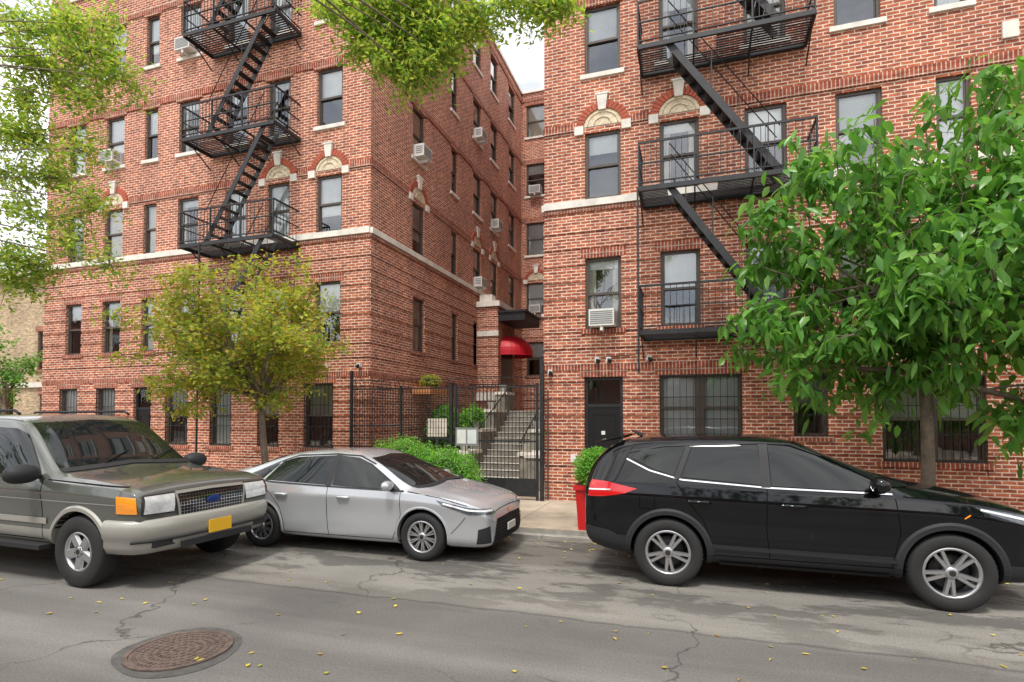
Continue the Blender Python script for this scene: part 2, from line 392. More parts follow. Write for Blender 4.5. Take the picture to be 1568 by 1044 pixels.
mb.box(-7.7,-6.5,13.6,18.2,.14,.95,M_graystone); mb.box(-7.74,-6.46,13.56,18.24,.95,1.03,M_stone)
mb.box(-7.6,-6.6,13.7,18.1,1.03,1.06,M_soil)
mb.box(-4.1,-3.3,13.6,18.2,.14,.95,M_graystone); mb.box(-4.14,-3.25,13.56,18.24,.95,1.03,M_stone)
mb.box(-7.7,-7.1,14.2,15.3,2.65,2.85,M_orange)
mb.obj('stone_planter')

# ------------------------------------------------------------ fence and gate
mb=MB()
yf=11.92
def fence(x0,x1,z0,z1,sp=.085,r=.0065):
    k=int((x1-x0)/sp)
    for i in range(1,k):
        x=x0+(x1-x0)*i/k; mb.bar((x,yf,z0),(x,yf,z1),2*r,2*r,M_iron)
    for z in (z0+.02,z0+(z1-z0)*.5,z1): mb.bar((x0,yf+.002,z),(x1,yf+.002,z),.03,.035,M_iron)
fence(-8.12,-6.75,.9,2.68,sp=.07); fence(-6.75,-5.38,.3,2.68,sp=.07); fence(-5.32,-3.3,.22,2.68,sp=.085)
for z in [.9+.14*i for i in range(13)]: mb.bar((-8.1,yf+.004,z),(-5.4,yf+.004,z),.008,.008,M_iron)
for x,zt,w in ((-8.14,3.15,.06),(-6.75,2.75,.06),(-5.42,2.8,.08),(-5.3,2.75,.05),(-3.33,2.75,.05),(-3.22,3.3,.08)):
    mb.bar((x,yf,.14),(x,yf,zt),w,w,M_iron)
x=-8.1
while x<-3.3:
    mb.tube([(x,yf,2.68),(x,yf-.02,2.8),(x,yf-.09,2.88),(x,yf-.2,2.9),(x,yf-.28,2.84)],[.007,.007,.006,.005,.002],M_iron,n=4); x+=.12
mb.bar((-8.1,yf-.09,2.88),(-3.3,yf-.09,2.88),.012,.012,M_iron)
mb.box(-5.32,-3.3,yf-.01,yf+.01,.22,.62,M_iron)
mb.box(-8.14,-5.4,yf-.06,yf+.1,.14,.5,M_brick)
mb.box(-5.28,-4.72,yf-.06,yf-.02,1.33,1.75,M_acg); mb.box(-5.24,-5.02,yf-.065,yf-.06,1.38,1.70,M_acw); mb.box(-4.98,-4.76,yf-.065,yf-.06,1.38,1.70,M_blindg)
mb.obj('iron_gate_fence')
mb=MB()
mb.box(-7.1,-6.5,14.0,14.04,1.45,1.95,M_blindc); mb.tube([(-6.8,14.02,1.03),(-6.8,14.02,1.45)],.02,M_iron); mb.obj('notice_sign')

# ------------------------------------------------------------ fire escapes
def fire_escape(name,x0,x1,levels,xt,xb,pole=None,dep=1.0):
    mb=MB(); ya=YF-.05; yb=YF-dep
    for li,z in enumerate(levels):
        for (p,q) in (((x0,yb,z),(x1,yb,z)),((x0,ya,z),(x1,ya,z))): mb.bar(p,q,.045,.09,M_iron)
        for x in (x0,x1): mb.bar((x,yb,z),(x,ya,z),.045,.088,M_iron)
        ys=yb+.06
        while ys<ya-.03:
            if ys<yb+.55 and li>0:
                lo,hi=min(xt,xt+(xb-xt)*.45),max(xt,xt+(xb-xt)*.45)
                mb.bar((x0,ys,z+.02),(lo-.05,ys,z+.02),.04,.012,M_iron); mb.bar((hi,ys,z+.02),(x1,ys,z+.02),.04,.012,M_iron)
            else: mb.bar((x0,ys,z+.02),(x1,ys,z+.02),.04,.012,M_iron)
            ys+=.075
        k=max(3,int((x1-x0)/.9))
        for i in range(k+1):
            x=x0+(x1-x0)*i/k
            mb.bar((x,yb,z-.03),(x,ya,z-.03),.03,.05,M_iron)
            mb.bar((x,yb+.35,z-.04),(x,ya,z-.42),.025,.025,M_iron)
            mb.bar((x,yb,z),(x,yb,z+.92),.028,.028,M_iron)
        for zz,hh in ((z+.92,.04),(z+.5,.02),(z+.12,.02)):
            mb.bar((x0,yb,zz),(x1,yb,zz),.03,hh,M_iron)
            for x in (x0,x1): mb.bar((x,yb,zz),(x,ya,zz),.03,hh,M_iron)
        k=int((x1-x0)/.115)
        for i in range(k+1):
            x=x0+(x1-x0)*i/k; mb.bar((x,yb,z+.1),(x,yb,z+.92),.011,.011,M_iron)
        for x in (x0,x1):
            for i in range(1,8): y=yb+(ya-yb)*i/8; mb.bar((x,y,z+.1),(x,y,z+.92),.011,.011,M_iron)
        if li>0:
            z2=levels[li-1]+.03
            y1,y2=yb+.05,yb+.52
            for y in (y1,y2): mb.bar((xt,y,z),(xb,y,z2),.015,.13,M_iron,up=(0,0,1))
            st=13
            for i in range(1,st):
                t=i/st; x=xt+(xb-xt)*t; zz=z+(z2-z)*t; mb.box(x-.085,x+.085,y1,y2,zz-.01,zz+.006,M_iron)
            for y in (y1,y2):
                mb.tube([(xt,y,z+.85),(xb,y,z2+.85)],.011,M_iron,n=5)
                for t in (.15,.4,.65,.9): x=xt+(xb-xt)*t; zz=z+(z2-z)*t; mb.tube([(x,y,zz),(x,y,zz+.85)],.008,M_iron,n=4)
    if pole: mb.bar((pole[0],yb-.03,pole[1]),(pole[0],yb-.03,levels[1]),.035,.035,M_iron)
    return mb.obj(name)
LV=[3.65,6.5,9.35,12.2,15.05]
fire_escape('fire_escape',-1.01,2.15,LV,-.42,1.55,pole=(-1.03,2.85))
fire_escape('fire_escape',-12.9,-9.88,LV,-10.25,-12.1,pole=(-12.2,.9))

# ------------------------------------------------------------ other buildings
mb=MB(); Pt=lambda u,n,z:(u,15.5-n,z)
facade(mb,Pt,-52,-20.4,7.9,[(-25.6,-24.6),(-29.2,-28.2),(-31.7,-30.7),(-34,-33),(-37,-36)],[(-25.4,-24.4,1.2,2.9,{}),(-28,-27,1.2,2.9,{}),(-31,-30,1.2,2.9,{})],[],m=M_tanb,seed=4,rust=False)
mb.boxP(Pt,-52,-20.4,0,.25,7.7,8.2,M_stone); mb.boxP(Pt,-52,-20.4,0,.1,3.2,3.4,M_stone)
mb.poly([(-20.4,15.5,0),(-20.4,30,0),(-20.4,30,8),(-20.4,15.5,8)],M_tanb); mb.poly([(-52,15.5,8),(-20.4,15.5,8),(-20.4,30,8),(-52,30,8)],M_roof)
mb.obj('tan_brick_building')
mb=MB(); Po=lambda u,n,z:(u,-11+n,z)
facade(mb,Po,-40,40,6.4,[(-38+2.6*i,-37+2.6*i) for i in range(29)],[(-36+5.2*i,-35+5.2*i,.9,2.6,{}) for i in range(14)],[],m=M_darkb,seed=6,rust=False)
mb.poly([(-40,-11,6.38),(40,-11,6.38),(40,-22,6.38),(-40,-22,6.38)],M_roof)
mb.obj('row_house')
for sx in (-1,1):   # unseen blocks added to close the street ends, keeping bright sky off car reflections
    mb=MB(); Pe=lambda u,n,z:(sx*(62-n),u,z)
    facade(mb,Pe,-30,40,12,[(-28+3*i,-27+3*i) for i in range(22)],[],[],m=M_darkb,seed=16,rust=False)
    mb.poly([(sx*62,-30,12),(sx*62,40,12),(sx*75,40,12),(sx*75,-30,12)],M_roof); mb.obj('street_end_block')

# ------------------------------------------------------------ ground
def groundmats():
    m,nt,b=nm('asphalt'); N=nt.nodes; L=nt.links
    tc=N.new('ShaderNodeTexCoord'); V=tc.outputs['Object']
    def noise(s,d=8,r=.6,vec=V):
        n=N.new('ShaderNodeTexNoise'); n.inputs['Scale'].default_value=s; n.inputs['Detail'].default_value=d; n.inputs['Roughness'].default_value=r; L.new(vec,n.inputs['Vector']); return n.outputs['Fac']
    def ramp(f,p0,p1,c0,c1):
        r=N.new('ShaderNodeValToRGB'); r.color_ramp.elements[0].position=p0; r.color_ramp.elements[1].position=p1; r.color_ramp.elements[0].color=(*c0,1); r.color_ramp.elements[1].color=(*c1,1); L.new(f,r.inputs['Fac']); return r.outputs['Color']
    def math_(op,a,bv):
        x=N.new('ShaderNodeMath'); x.operation=op
        for s,i in ((a,0),(bv,1)):
            if s is None: continue
            if hasattr(s,'type'): L.new(s,x.inputs[i])
            else: x.inputs[i].default_value=s
        return x.outputs[0]
    def mix(bt,a,bb,f=1.):
        x=N.new('ShaderNodeMix'); x.data_type='RGBA'; x.blend_type=bt
        if hasattr(f,'type'): L.new(f,x.inputs['Factor'])
        else: x.inputs['Factor'].default_value=f
        for s,k in ((a,'A'),(bb,'B')):
            if hasattr(s,'type'): L.new(s,x.inputs[k])
            else: x.inputs[k].default_value=(*s,1)
        return x.outputs['Result']
    base=ramp(noise(55,5,.85),.30,.70,(.120,.115,.106),(.295,.284,.265))
    c=mix('MULTIPLY',base,ramp(noise(.45,7,.6),.35,.7,(.84,.83,.82),(1.1,1.09,1.07)))
    vs=N.new('ShaderNodeTexVoronoi'); vs.inputs['Scale'].default_value=75; L.new(V,vs.inputs['Vector'])
    c=mix('MIX',c,(.46,.44,.40),mix('MULTIPLY',ramp(vs.outputs['Distance'],.10,.22,(1,1,1),(0,0,0)),ramp(noise(30,2),.5,.6,(0,0,0),(.6,.6,.6))))
    mp=N.new('ShaderNodeMapping'); mp.inputs['Scale'].default_value=(.10,1.1,1); L.new(V,mp.inputs['Vector'])
    c=mix('MULTIPLY',c,ramp(noise(1.0,5,.55,mp.outputs['Vector']),.42,.60,(.76,.75,.74),(1.06,1.06,1.05)))
    sx=N.new('ShaderNodeSeparateXYZ'); L.new(V,sx.inputs[0]); Y=sx.outputs['Y']
    wy=math_('ADD',Y,math_('MULTIPLY',math_('SUBTRACT',noise(.9,6,.6),.5),.35)); dy=math_('SUBTRACT',wy,5.45)
    c=mix('MULTIPLY',c,ramp(math_('ABSOLUTE',dy,None),.004,.035,(.66,.65,.64),(1,1,1)))
    c=mix('MULTIPLY',c,ramp(dy,.0,.06,(.95,.95,.96),(1.14,1.13,1.10)))
    mr=N.new('ShaderNodeMapRange'); mr.inputs['From Min'].default_value=4.9; mr.inputs['From Max'].default_value=6.4; L.new(Y,mr.inputs['Value'])
    mp2=N.new('ShaderNodeMapping'); mp2.inputs['Scale'].default_value=(.50,1.3,1); mp2.inputs['Location'].default_value=(1.7,.6,0); L.new(V,mp2.inputs['Vector'])
    om=mix('MULTIPLY',mix('MULTIPLY',ramp(noise(1.0,8,.72,mp2.outputs['Vector']),.49,.54,(0,0,0),(1,1,1)),mr.outputs['Result']),(.68,.68,.68))
    c=mix('MIX',c,(.06,.056,.051),om)
    wob=N.new('ShaderNodeTexNoise'); wob.inputs['Scale'].default_value=1.6; wob.inputs['Detail'].default_value=7; L.new(V,wob.inputs['Vector'])
    add=N.new('ShaderNodeMix'); add.data_type='RGBA'; add.blend_type='LINEAR_LIGHT'; add.inputs['Factor'].default_value=.45; L.new(V,add.inputs['A']); L.new(wob.outputs['Color'],add.inputs['B'])
    vo=N.new('ShaderNodeTexVoronoi'); vo.feature='DISTANCE_TO_EDGE'; vo.inputs['Scale'].default_value=.40; L.new(add.outputs['Result'],vo.inputs['Vector'])
    c=mix('MIX',c,(.05,.046,.042),mix('MULTIPLY',ramp(vo.outputs['Distance'],.0015,.007,(1,1,1),(0,0,0)),ramp(noise(.35,3),.44,.54,(0,0,0),(.85,.85,.85))))
    L.new(c,b.inputs['Base Color']); setb(b,Roughness=.85,Specular_IOR_Level=.3)
    bp=N.new('ShaderNodeBump'); bp.inputs['Strength'].default_value=.6; bp.inputs['Distance'].default_value=.01; L.new(noise(70,5,.8),bp.inputs['Height']); L.new(bp.outputs['Normal'],b.inputs['Normal'])
    return m
M_asph=groundmats()
M_walk=mat('sidewalk_concrete',(.46,.38,.29),.85,nscale=1.8,namt=.32,bump=.2,bscale=60)
M_walk2=mat('pale_concrete',(.58,.55,.49),.85,nscale=3,namt=.18,bump=.2,bscale=60)
M_curb=mat('curb_concrete',(.36,.34,.30),.85,nscale=5,namt=.3,bump=.3)
M_ground=mat('ground_soil',(.11,.10,.08),.95,nscale=.4,namt=.3)
mb=MB(); mb.poly([(-400,-400,-.02),(400,-400,-.02),(400,400,-.02),(-400,400,-.02)],M_ground); mb.obj('ground')
mb=MB(); mb.poly([(-120,-1.5,0),(120,-1.5,0),(120,8.85,0),(-120,8.85,0)],M_asph); mb.obj('asphalt_road')
mb=MB()
def slabs(x0,x1,y0,y1,z):
    x=x0
    while x<x1:
        ny=max(1,round((y1-y0)/1.5)); h=(y1-y0)/ny
        for j in range(ny):
            mm=M_walk2 if (x+.1>-2.9 and x<-1.5 and j==0 and y0>0) else M_walk
            mb.box(x+.006,x+1.5-.006,y0+j*h+.006,y0+(j+1)*h-.006,-.01,z,mm)
        x+=1.5
slabs(-42.0,40,9.0,YF-.001,.14); slabs(-42,40,-10.9,-1.65,.14)
mb.box(-42,40,9.0,12.0,-.015,.128,M_curb); mb.box(-42,40,-10.9,-1.65,-.015,.128,M_curb)
mb.obj('sidewalk')
mb=MB()
for y0,y1 in ((8.85,9.0),(-1.65,-1.5)):
    x=-42
    while x<40:
        if y0>0 and -3.4<x+.9<-1.3: mb.box(x+.004,x+1.796,y0,y1,-.01,.05,M_curb)
        else: mb.box(x+.004,x+1.796,y0,y1,-.01,.145,M_curb)
        x+=1.8
mb.obj('curb')
mb=MB(); mb.box(-7.74,-3.21,12.09,25,-.01,.12,M_walk); mb.obj('courtyard_paving')
mb=MB()
for x in (-8.65,3.16): mb.box(x-.6,x+.6,9.1,10.2,.1,.155,M_soil)
mb.box(-7.4,-4.4,10.45,11.8,.1,.155,M_soil)
mb.obj('tree_pit_soil')
mb=MB(); cx,cy=-4.2,3.68
M_mh=mat('rusty_iron',(.15,.11,.09),.7,metal=.2,nscale=12,namt=.4,bump=.3); M_tar=mat('tar_patch',(.10,.095,.088),.9,nscale=8,namt=.35,bump=.4)
def disc(r,z,m,n=64,jit=0):
    ph=[R.uniform(0,6) for _ in range(4)]
    mb.poly([(cx+r*(1+jit*sum(math.sin((k+2)*2*math.pi*i/n+ph[k])/(k+1) for k in range(4)))*math.cos(2*math.pi*i/n),cy+r*(1+jit*sum(math.sin((k+2)*2*math.pi*i/n+ph[k])/(k+1) for k in range(4)))*math.sin(2*math.pi*i/n),z) for i in range(n)],m)
disc(.50,.004,M_tar,jit=.05); disc(.41,.010,M_mh)
G=[[(cx+r*math.cos(2*math.pi*i/48),cy+r*math.sin(2*math.pi*i/48),z) for i in range(48)] for r,z in ((.41,.006),(.41,.018),(.375,.018),(.372,.011))]
mb.grid(G,M_mh,False,closed=True)
for rr,k in ((.33,44),(.28,36),(.22,28),(.16,20),(.10,12),(.04,5)):
    for i in range(k):
        a=2*math.pi*i/k; x=cx+rr*math.cos(a); y=cy+rr*math.sin(a); mb.box(x-.013,x+.013,y-.013,y+.013,.008,.016,M_mh)
mb.obj('manhole_cover')

# ------------------------------------------------------------ leaves / trees
rng=np.random.default_rng(5)
def leafobj(name,pos,length,width,droop,mats,parent=None,jit=.35,big=False):
    N=len(pos); pos=np.asarray(pos,dtype=np.float64)
    d=rng.normal(size=(N,3)); d[:,2]=d[:,2]*.6-droop; d/=np.linalg.norm(d,axis=1)[:,None]
    up=rng.normal(size=(N,3))*.7+np.array([0,0,1.2]); s=np.cross(d,up); s/=np.linalg.norm(s,axis=1)[:,None]+1e-9; nn=np.cross(s,d)
    l=length*(1+jit*rng.uniform(-1,1,N))[:,None]; w=width*(1+jit*rng.uniform(-1,1,N))[:,None]
    if not big:
        v=np.stack([pos,pos+d*l*.5+s*w*.5+nn*w*.18,pos+d*l,pos+d*l*.5-s*w*.5+nn*w*.18],1).reshape(-1,3); k=4
        fl=[(0,1,2),(0,2,3)]
    else:
        g=np.array([0,0,-1.])
        c1=pos+d*l*.36+g*l*.02; c2=pos+d*l*.70+g*l*.12; tip=pos+d*l*.93+g*l*.30
        v=np.stack([pos,c1+s*w*.50+nn*w*.14,c2+s*w*.40+nn*w*.12,tip,c2-s*w*.40+nn*w*.12,c1-s*w*.50+nn*w*.14,c1,c2],1).reshape(-1,3); k=8
        fl=[(0,1,6),(1,2,7,6),(2,3,7),(0,6,5),(6,7,4,5),(7,3,4)]
    me=bpy.data.meshes.new(name)
    tot=np.array([len(f) for f in fl]); F=len(fl); base=np.arange(N)*k
    flat_idx=np.concatenate([np.array(f) for f in fl]); loops=(base[:,None]+flat_idx[None,:]).ravel()
    lt=np.tile(tot,N); ls=np.concatenate([[0],np.cumsum(lt)[:-1]])
    me.vertices.add(N*k); me.vertices.foreach_set('co',v.astype(np.float32).ravel())
    me.loops.add(len(loops)); me.loops.foreach_set('vertex_index',loops.astype(np.int32))
    me.polygons.add(N*F); me.polygons.foreach_set('loop_start',ls.astype(np.int32)); me.polygons.foreach_set('loop_total',lt.astype(np.int32))
    for m in mats: me.materials.append(m)
    me.update(calc_edges=True); me.validate()
    o=bpy.data.objects.new(name,me); scene.collection.objects.link(o)
    if parent: o.parent=parent
    return o
def tree(name,base,fork,clumps,tr,leaf,twigs=7,per=24,crad=.5,bend=.25,br=None,big=False,spread=1.):
    root=empty(name); mb=MB(); base=Vector(base); fork=Vector(fork); br=br or tr*.24
    pts=[]
    for i in range(9):
        t=i/8; p=base.lerp(fork,t)+Vector((math.sin(t*5)*.03,math.cos(t*4)*.03,0)); pts.append(p)
    mb.tube(pts,[tr*(1.35 if i==0 else 1.1 if i==1 else 1-.35*i/8) for i in range(9)],M_bark,n=10)
    cl=[Vector(c[:3]) for c in clumps]; dens={tuple(Vector(c[:3])):(c[3] if len(c)>3 else R.uniform(.7,1.25)) for c in clumps}
    nl=max(3,len(cl)//7); seeds=R.sample(cl,nl); groups=[[] for _ in seeds]
    for c in cl:
        groups[min(range(nl),key=lambda i:(seeds[i]-c).length)].append(c)
    leaves=[]
    for g in groups:
        if not g: continue
        cen=sum(g,Vector())/len(g); a=fork.lerp(base,R.uniform(0,.22)); mid=a.lerp(cen,.5)+Vector((R.uniform(-1,1),R.uniform(-1,1),R.uniform(-.2,.8)))*bend
        e=a.lerp(cen,.72); lp=[]
        for i in range(7):
            t=i/6; lp.append(a*(1-t)**2+mid*2*t*(1-t)+e*t*t)
        mb.tube(lp,[tr*.6*(1-t/6)+br*1.1*t/6 for t in range(7)],M_bark,n=7)
        for c in g:
            s=lp[R.randint(3,6)]; mm=s.lerp(c,.5)+Vector((R.uniform(-1,1),R.uniform(-1,1),R.uniform(-.2,1)))*bend*.5; bp=[]
            for i in range(5):
                t=i/4; bp.append(s*(1-t)**2+mm*2*t*(1-t)+c*t*t)
            mb.tube(bp,[br*(1-t/4*.75) for t in range(5)],M_bark,n=5)
            dm=dens[tuple(c)]
            for k in range(twigs):
                d=Vector((R.gauss(0,1),R.gauss(0,1),R.gauss(.1,.7))).normalized(); ln=crad*R.uniform(.6,1.25); st=bp[R.choice([2,3,4,4,4]) if spread>=1 else 4]
                en=st+d*ln+Vector((0,0,-.12*ln)); mb.tube([st,st.lerp(en,.5)+Vector((0,0,.05)),en],[.007,.005,.002],M_bark,n=4,cap=False)
                for q in range(int(per*dm)):
                    t=R.uniform(.25,1.05); p=st.lerp(en,t); j=.11*crad/.5; leaves.append((p.x+R.gauss(0,j),p.y+R.gauss(0,j),p.z+R.gauss(0,j)*.8))
    mb.obj('trunk_and_branches',root,uv=False)
    leafobj('foliage',leaves,*leaf,parent=root,big=big)
    return root
def crown(c,r,n,mind,lump=.25,seed=1,fn=None):
    q=random.Random(seed); out=[]; tries=0
    while len(out)<n and tries<12000:
        tries+=1
        d=Vector((q.gauss(0,1),q.gauss(0,1),q.gauss(0,1))).normalized(); t=q.random()**.45*(1+q.uniform(-lump,lump*.6))
        p=Vector((c[0]+d.x*r[0]*t,c[1]+d.y*r[1]*t,c[2]+d.z*r[2]*t))
        if fn and not fn(p): continue
        if any((p-o).length<mind for o in out): continue
        out.append(p)
    return out
M_lf_y=leafmat('leaf_yellowgreen',[(.15,.24,.04),(.28,.37,.07),(.40,.43,.09),(.52,.45,.09),(.21,.31,.05),(.46,.29,.07),(.24,.35,.06)],.5)
M_lf_g=leafmat('leaf_green',[(.06,.18,.035),(.12,.29,.055),(.24,.44,.10),(.09,.24,.045),(.17,.35,.07)],.42,.30)
M_lf_l=leafmat('leaf_locust',[(.13,.24,.045),(.23,.36,.07),(.36,.45,.10),(.47,.46,.11),(.18,.31,.06)],.52)
M_lf_b=leafmat('leaf_boxwood',[(.10,.28,.04),(.20,.44,.07),(.30,.56,.10)],.4)
M_lf_d=leafmat('leaf_dark',[(.04,.10,.025),(.08,.16,.035),(.12,.20,.045)],.35)
cl=crown((-9.4,9.5,3.75),(2.55,1.8,1.85),78,.42,seed=3,fn=lambda p:not(p.x>-7.5 and p.z>4.7) and not (p.x<-10.8 and p.z>5.0))
tree('street_tree',(-8.65,9.55,.12),(-8.7,9.55,2.6),cl,.085,(.115,.062,.35,[M_lf_y]),twigs=7,per=30,crad=.48)
cl=crown((3.75,9.3,4.1),(2.9,1.6,2.5),80,.45,seed=8,fn=lambda p:not(p.x<1.7 and p.z>5.9) and not(p.x<1.1 and p.z>5.0) and p.z>1.75 and not(1.9<p.x<2.9 and p.z>6.1))
cl+=[Vector(q) for q in ((1.54,9.25,5.95),(2.0,9.43,6.15),(1.75,9.2,5.5),(1.3,9.15,5.2),(1.1,9.1,4.8),(.95,9.15,4.3),(.8,9.1,3.7),(.75,9.2,3.1),(1.2,9.0,3.4),(1.5,9.1,4.6),(3.0,9.8,6.0),(4.05,9.9,6.6),(4.6,9.6,6.9),(2.4,9.2,5.6),(1.4,9.2,2.6))]
tree('street_tree',(3.16,9.55,.12),(3.2,9.5,3.1),cl,.10,(.215,.088,.8,[M_lf_g]),twigs=7,per=17,crad=.52,big=True)
c2=[(-4.25,5.97,7.17,1.6),(-3.94,6.07,6.88,1.7),(-3.63,6.18,6.55,1.7),(-3.35,6.28,6.40,1.5),(-3.12,6.34,6.68,1.5),(-2.96,6.4,6.97,1.5),(-3.47,6.23,6.84,1.7),(-2.65,6.5,7.2,1.),(-3.7,6.15,7.09,1.7),(-3.31,6.28,7.17,1.7),(-1.83,6.77,7.28,1.),(-1.55,6.86,7.22,1.),(-2.26,6.63,7.35,.9),(-3.8,6.0,7.5,1.2),(-3.1,6.1,7.5,1.2),(-5,4.5,8.3,.4),(-3.5,3.5,8.6,.4),(-1,4.5,8.8,.4),(-6,2,8.5,.3),(-2,1,9,.3),(-5,-2,9.5,.4),(-1,-3,9.6,.4),(-4,-5,8.4,.4)]
tree('street_tree',(-4.5,-2.6,.12),(-4.4,-2.3,5.0),c2,.24,(.085,.036,.25,[M_lf_l]),twigs=14,per=46,crad=.36,bend=.4,br=.022,spread=0)
c1=[(-10.5,6.02,8.54,1.3),(-9.89,6.22,8.44,1.3),(-9.39,6.39,8.01,1.2),(-8.95,6.55,7.59,.9),(-10.09,6.16,7.7,1.3),(-9.59,6.32,7.2,1),(-10.5,6.02,7.17,1.3),(-10.19,6.12,6.64,1.2),(-10.6,5.99,6.0,1.2),(-9.89,6.22,5.9,1.1),(-9.45,6.39,5.58,.8),(-10.19,6.12,5.26,1.1),(-9.69,6.29,4.84,.9),(-10.5,6.02,4.52,1.1),(-10.09,6.1,4.5,.9),(-9.04,6.5,4.47,.5),(-10.6,6,4.2,1),(-9.25,6.45,8.5,1.),(-9.7,6.3,8.0,1.),(-10.5,6.0,6.6,1.2),(-10.3,6.05,7.9,1.2),(-9.6,6.3,6.4,.8),(-11.2,5.8,5.3,.7),(-11.4,5.8,7.2,.7),(-11.2,5.5,8.4,.7),(-12.5,5,6,.4),(-12.5,4.5,7.8,.4),(-13,3,7,.3),(-14,1,8,.3),(-12,-1,9,.3),(-14,-3,8.5,.3)]
tree('street_tree',(-12.8,-2.4,.12),(-12.6,-2.0,4.6),c1,.24,(.09,.04,.25,[M_lf_l]),twigs=14,per=46,crad=.5,bend=.4,br=.022,spread=0)
c3=crown((-22.7,12.8,3.6),(1.2,1.1,1.5),14,.5,seed=12)
tree('street_tree',(-22.7,12.8,.1),(-22.7,12.8,2.4),c3,.11,(.14,.08,.3,[M_lf_g]),twigs=7,per=18,crad=.5)
for i,xx in enumerate((2.5,9.5,-22)):
    cc=crown((xx,-5,4.6),(3,2,2.6),22,.8,seed=40+i)
    tree('street_tree',(xx,-5,.12),(xx,-5,2.4),cc,.13,(.26,.17,.3,[M_lf_d]),twigs=6,per=16,crad=.8)

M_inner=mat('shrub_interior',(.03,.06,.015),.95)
def shrub(name,c,r,n,leafm,ls=(.05,.028),seed=2):
    q=np.random.default_rng(seed); d=q.normal(size=(n,3)); d/=np.linalg.norm(d,axis=1)[:,None]
    t=q.uniform(.72,1.04,n)[:,None]; lump=1+.10*np.sin(d[:,0:1]*9+1)*np.cos(d[:,2:3]*8)+.06*np.sin(d[:,1:2]*17)
    p=np.array(c)+d*np.array(r)*t*lump; p=p[p[:,2]>c[2]-r[2]*.85]
    root=empty(name); leafobj('foliage',p,*ls,-.3,[leafm],parent=root)
    mb=MB()
    for i in range(7):
        a=i*.9; mb.tube([(c[0]+.05*math.cos(a),c[1]+.05*math.sin(a),c[2]-r[2]),(c[0]+r[0]*.6*math.cos(a),c[1]+r[1]*.6*math.sin(a),c[2]+r[2]*.4)],[.02,.006],M_bark,n=5)
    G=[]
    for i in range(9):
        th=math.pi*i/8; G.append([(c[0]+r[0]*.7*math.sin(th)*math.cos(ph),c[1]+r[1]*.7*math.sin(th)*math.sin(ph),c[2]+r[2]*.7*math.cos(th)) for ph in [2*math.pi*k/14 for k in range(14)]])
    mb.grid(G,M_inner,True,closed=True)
    mb.obj('stems',root,uv=False); return root
shrub('boxwood_shrub',(-6.15,11.0,.82),(.95,.55,.72),9500,M_lf_b)
shrub('boxwood_shrub',(-5.1,10.9,.72),(.85,.5,.62),7500,M_lf_b,seed=3)
shrub('courtyard_plant',(-7.0,15.0,1.6),(.45,.7,.7),2500,M_lf_g,(.14,.06),4)
shrub('courtyard_plant',(-6.95,17.0,1.6),(.4,.7,.75),2000,M_lf_b,(.12,.05),5)
shrub('courtyard_plant',(-3.7,15.5,1.5),(.35,1.2,.55),2500,M_lf_g,(.12,.05),6)
shrub('courtyard_plant',(-7.35,14.7,3.0),(.25,.5,.22),700,M_lf_y,(.08,.04),7)
shrub('courtyard_plant',(-6.17,15.5,2.0),(.22,.22,.25),400,M_lf_b,(.10,.04),8)
shrub('courtyard_plant',(-4.33,16.7,2.6),(.22,.22,.25),400,M_lf_y,(.10,.04),9)
pl=empty('red_planter'); mb=MB()
x,y=-1.68,9.20
for (h0,h1,w0,w1) in ((.145,.80,.15,.19),(.80,.88,.215,.215)):
    mb.box8([(x-w0,y-w0,h0),(x+w0,y-w0,h0),(x+w0,y+w0,h0),(x-w0,y+w0,h0),(x-w1,y-w1,h1),(x+w1,y-w1,h1),(x+w1,y+w1,h1),(x-w1,y+w1,h1)],M_redpot)
mb.box(x-.19,x+.19,y-.19,y+.19,.882,.886,M_soil); mb.obj('pot',pl)
sh=shrub('planter_shrub',(x+.13,y,1.12),(.36,.34,.36),3500,M_lf_b,(.06,.03),9); sh.parent=pl
M_fall=leafmat('fallen_leaf',[(.65,.48,.05),(.75,.60,.08),(.40,.25,.06),(.34,.36,.06)],.1)
pts=[]
for i in range(760):
    t=R.random()
    if t<.55: pts.append((R.uniform(-9,7),8.85-abs(R.gauss(0,.35)),.012))
    elif t<.85: pts.append((R.uniform(-9,7),R.uniform(2.5,8.5),.010))
    else: pts.append((R.uniform(-9,7),R.uniform(9.1,11.8),.155))
o=leafobj('fallen_leaves',pts,.065,.04,0,[M_fall])
co=np.zeros(len(o.data.vertices)*3,dtype=np.float32); o.data.vertices.foreach_get('co',co); co=co.reshape(-1,4,3)
z0=co[:,0:1,2].copy(); co[:,:,2]=z0+np.abs(co[:,:,2]-z0)*.18; o.data.vertices.foreach_set('co',co.ravel()); o.data.update()

# ------------------------------------------------------------ vehicles
M_tire=mat('tire_rubber',(.022,.022,.022),.8,bump=.1)
M_plast=mat('black_plastic',(.028,.028,.030),.6,spec=.3)
M_blk=mat('wheel_well_black',(.006,.006,.006),.9)
M_cglass=mat('car_glass',(.010,.013,.013),.02,spec=.55)
M_chrome=mat('chrome',(.75,.75,.76),.12,metal=1)
M_alloy=mat('alloy_wheel',(.55,.55,.56),.32,metal=.85)
M_alloyd=mat('dark_alloy',(.05,.05,.05),.5,metal=.5)  # dark metal of brake discs, hub caps and lug nuts
M_lamp=mat('lamp_lens',(.80,.82,.82),.06,coat=1,metal=.2,nscale=16,namt=.2)
M_lampd=mat('smoked_lamp_lens',(.10,.11,.12),.05,coat=1,metal=.3,nscale=20,namt=.6)
M_amber=mat('amber_lens',(.95,.32,.02),.15,coat=1)
M_tail=mat('tail_lens',(.60,.01,.012),.12,coat=1)
M_plate=mat('yellow_plate',(.85,.48,.02),.45); M_badge=mat('blue_badge',(.01,.03,.16),.3)
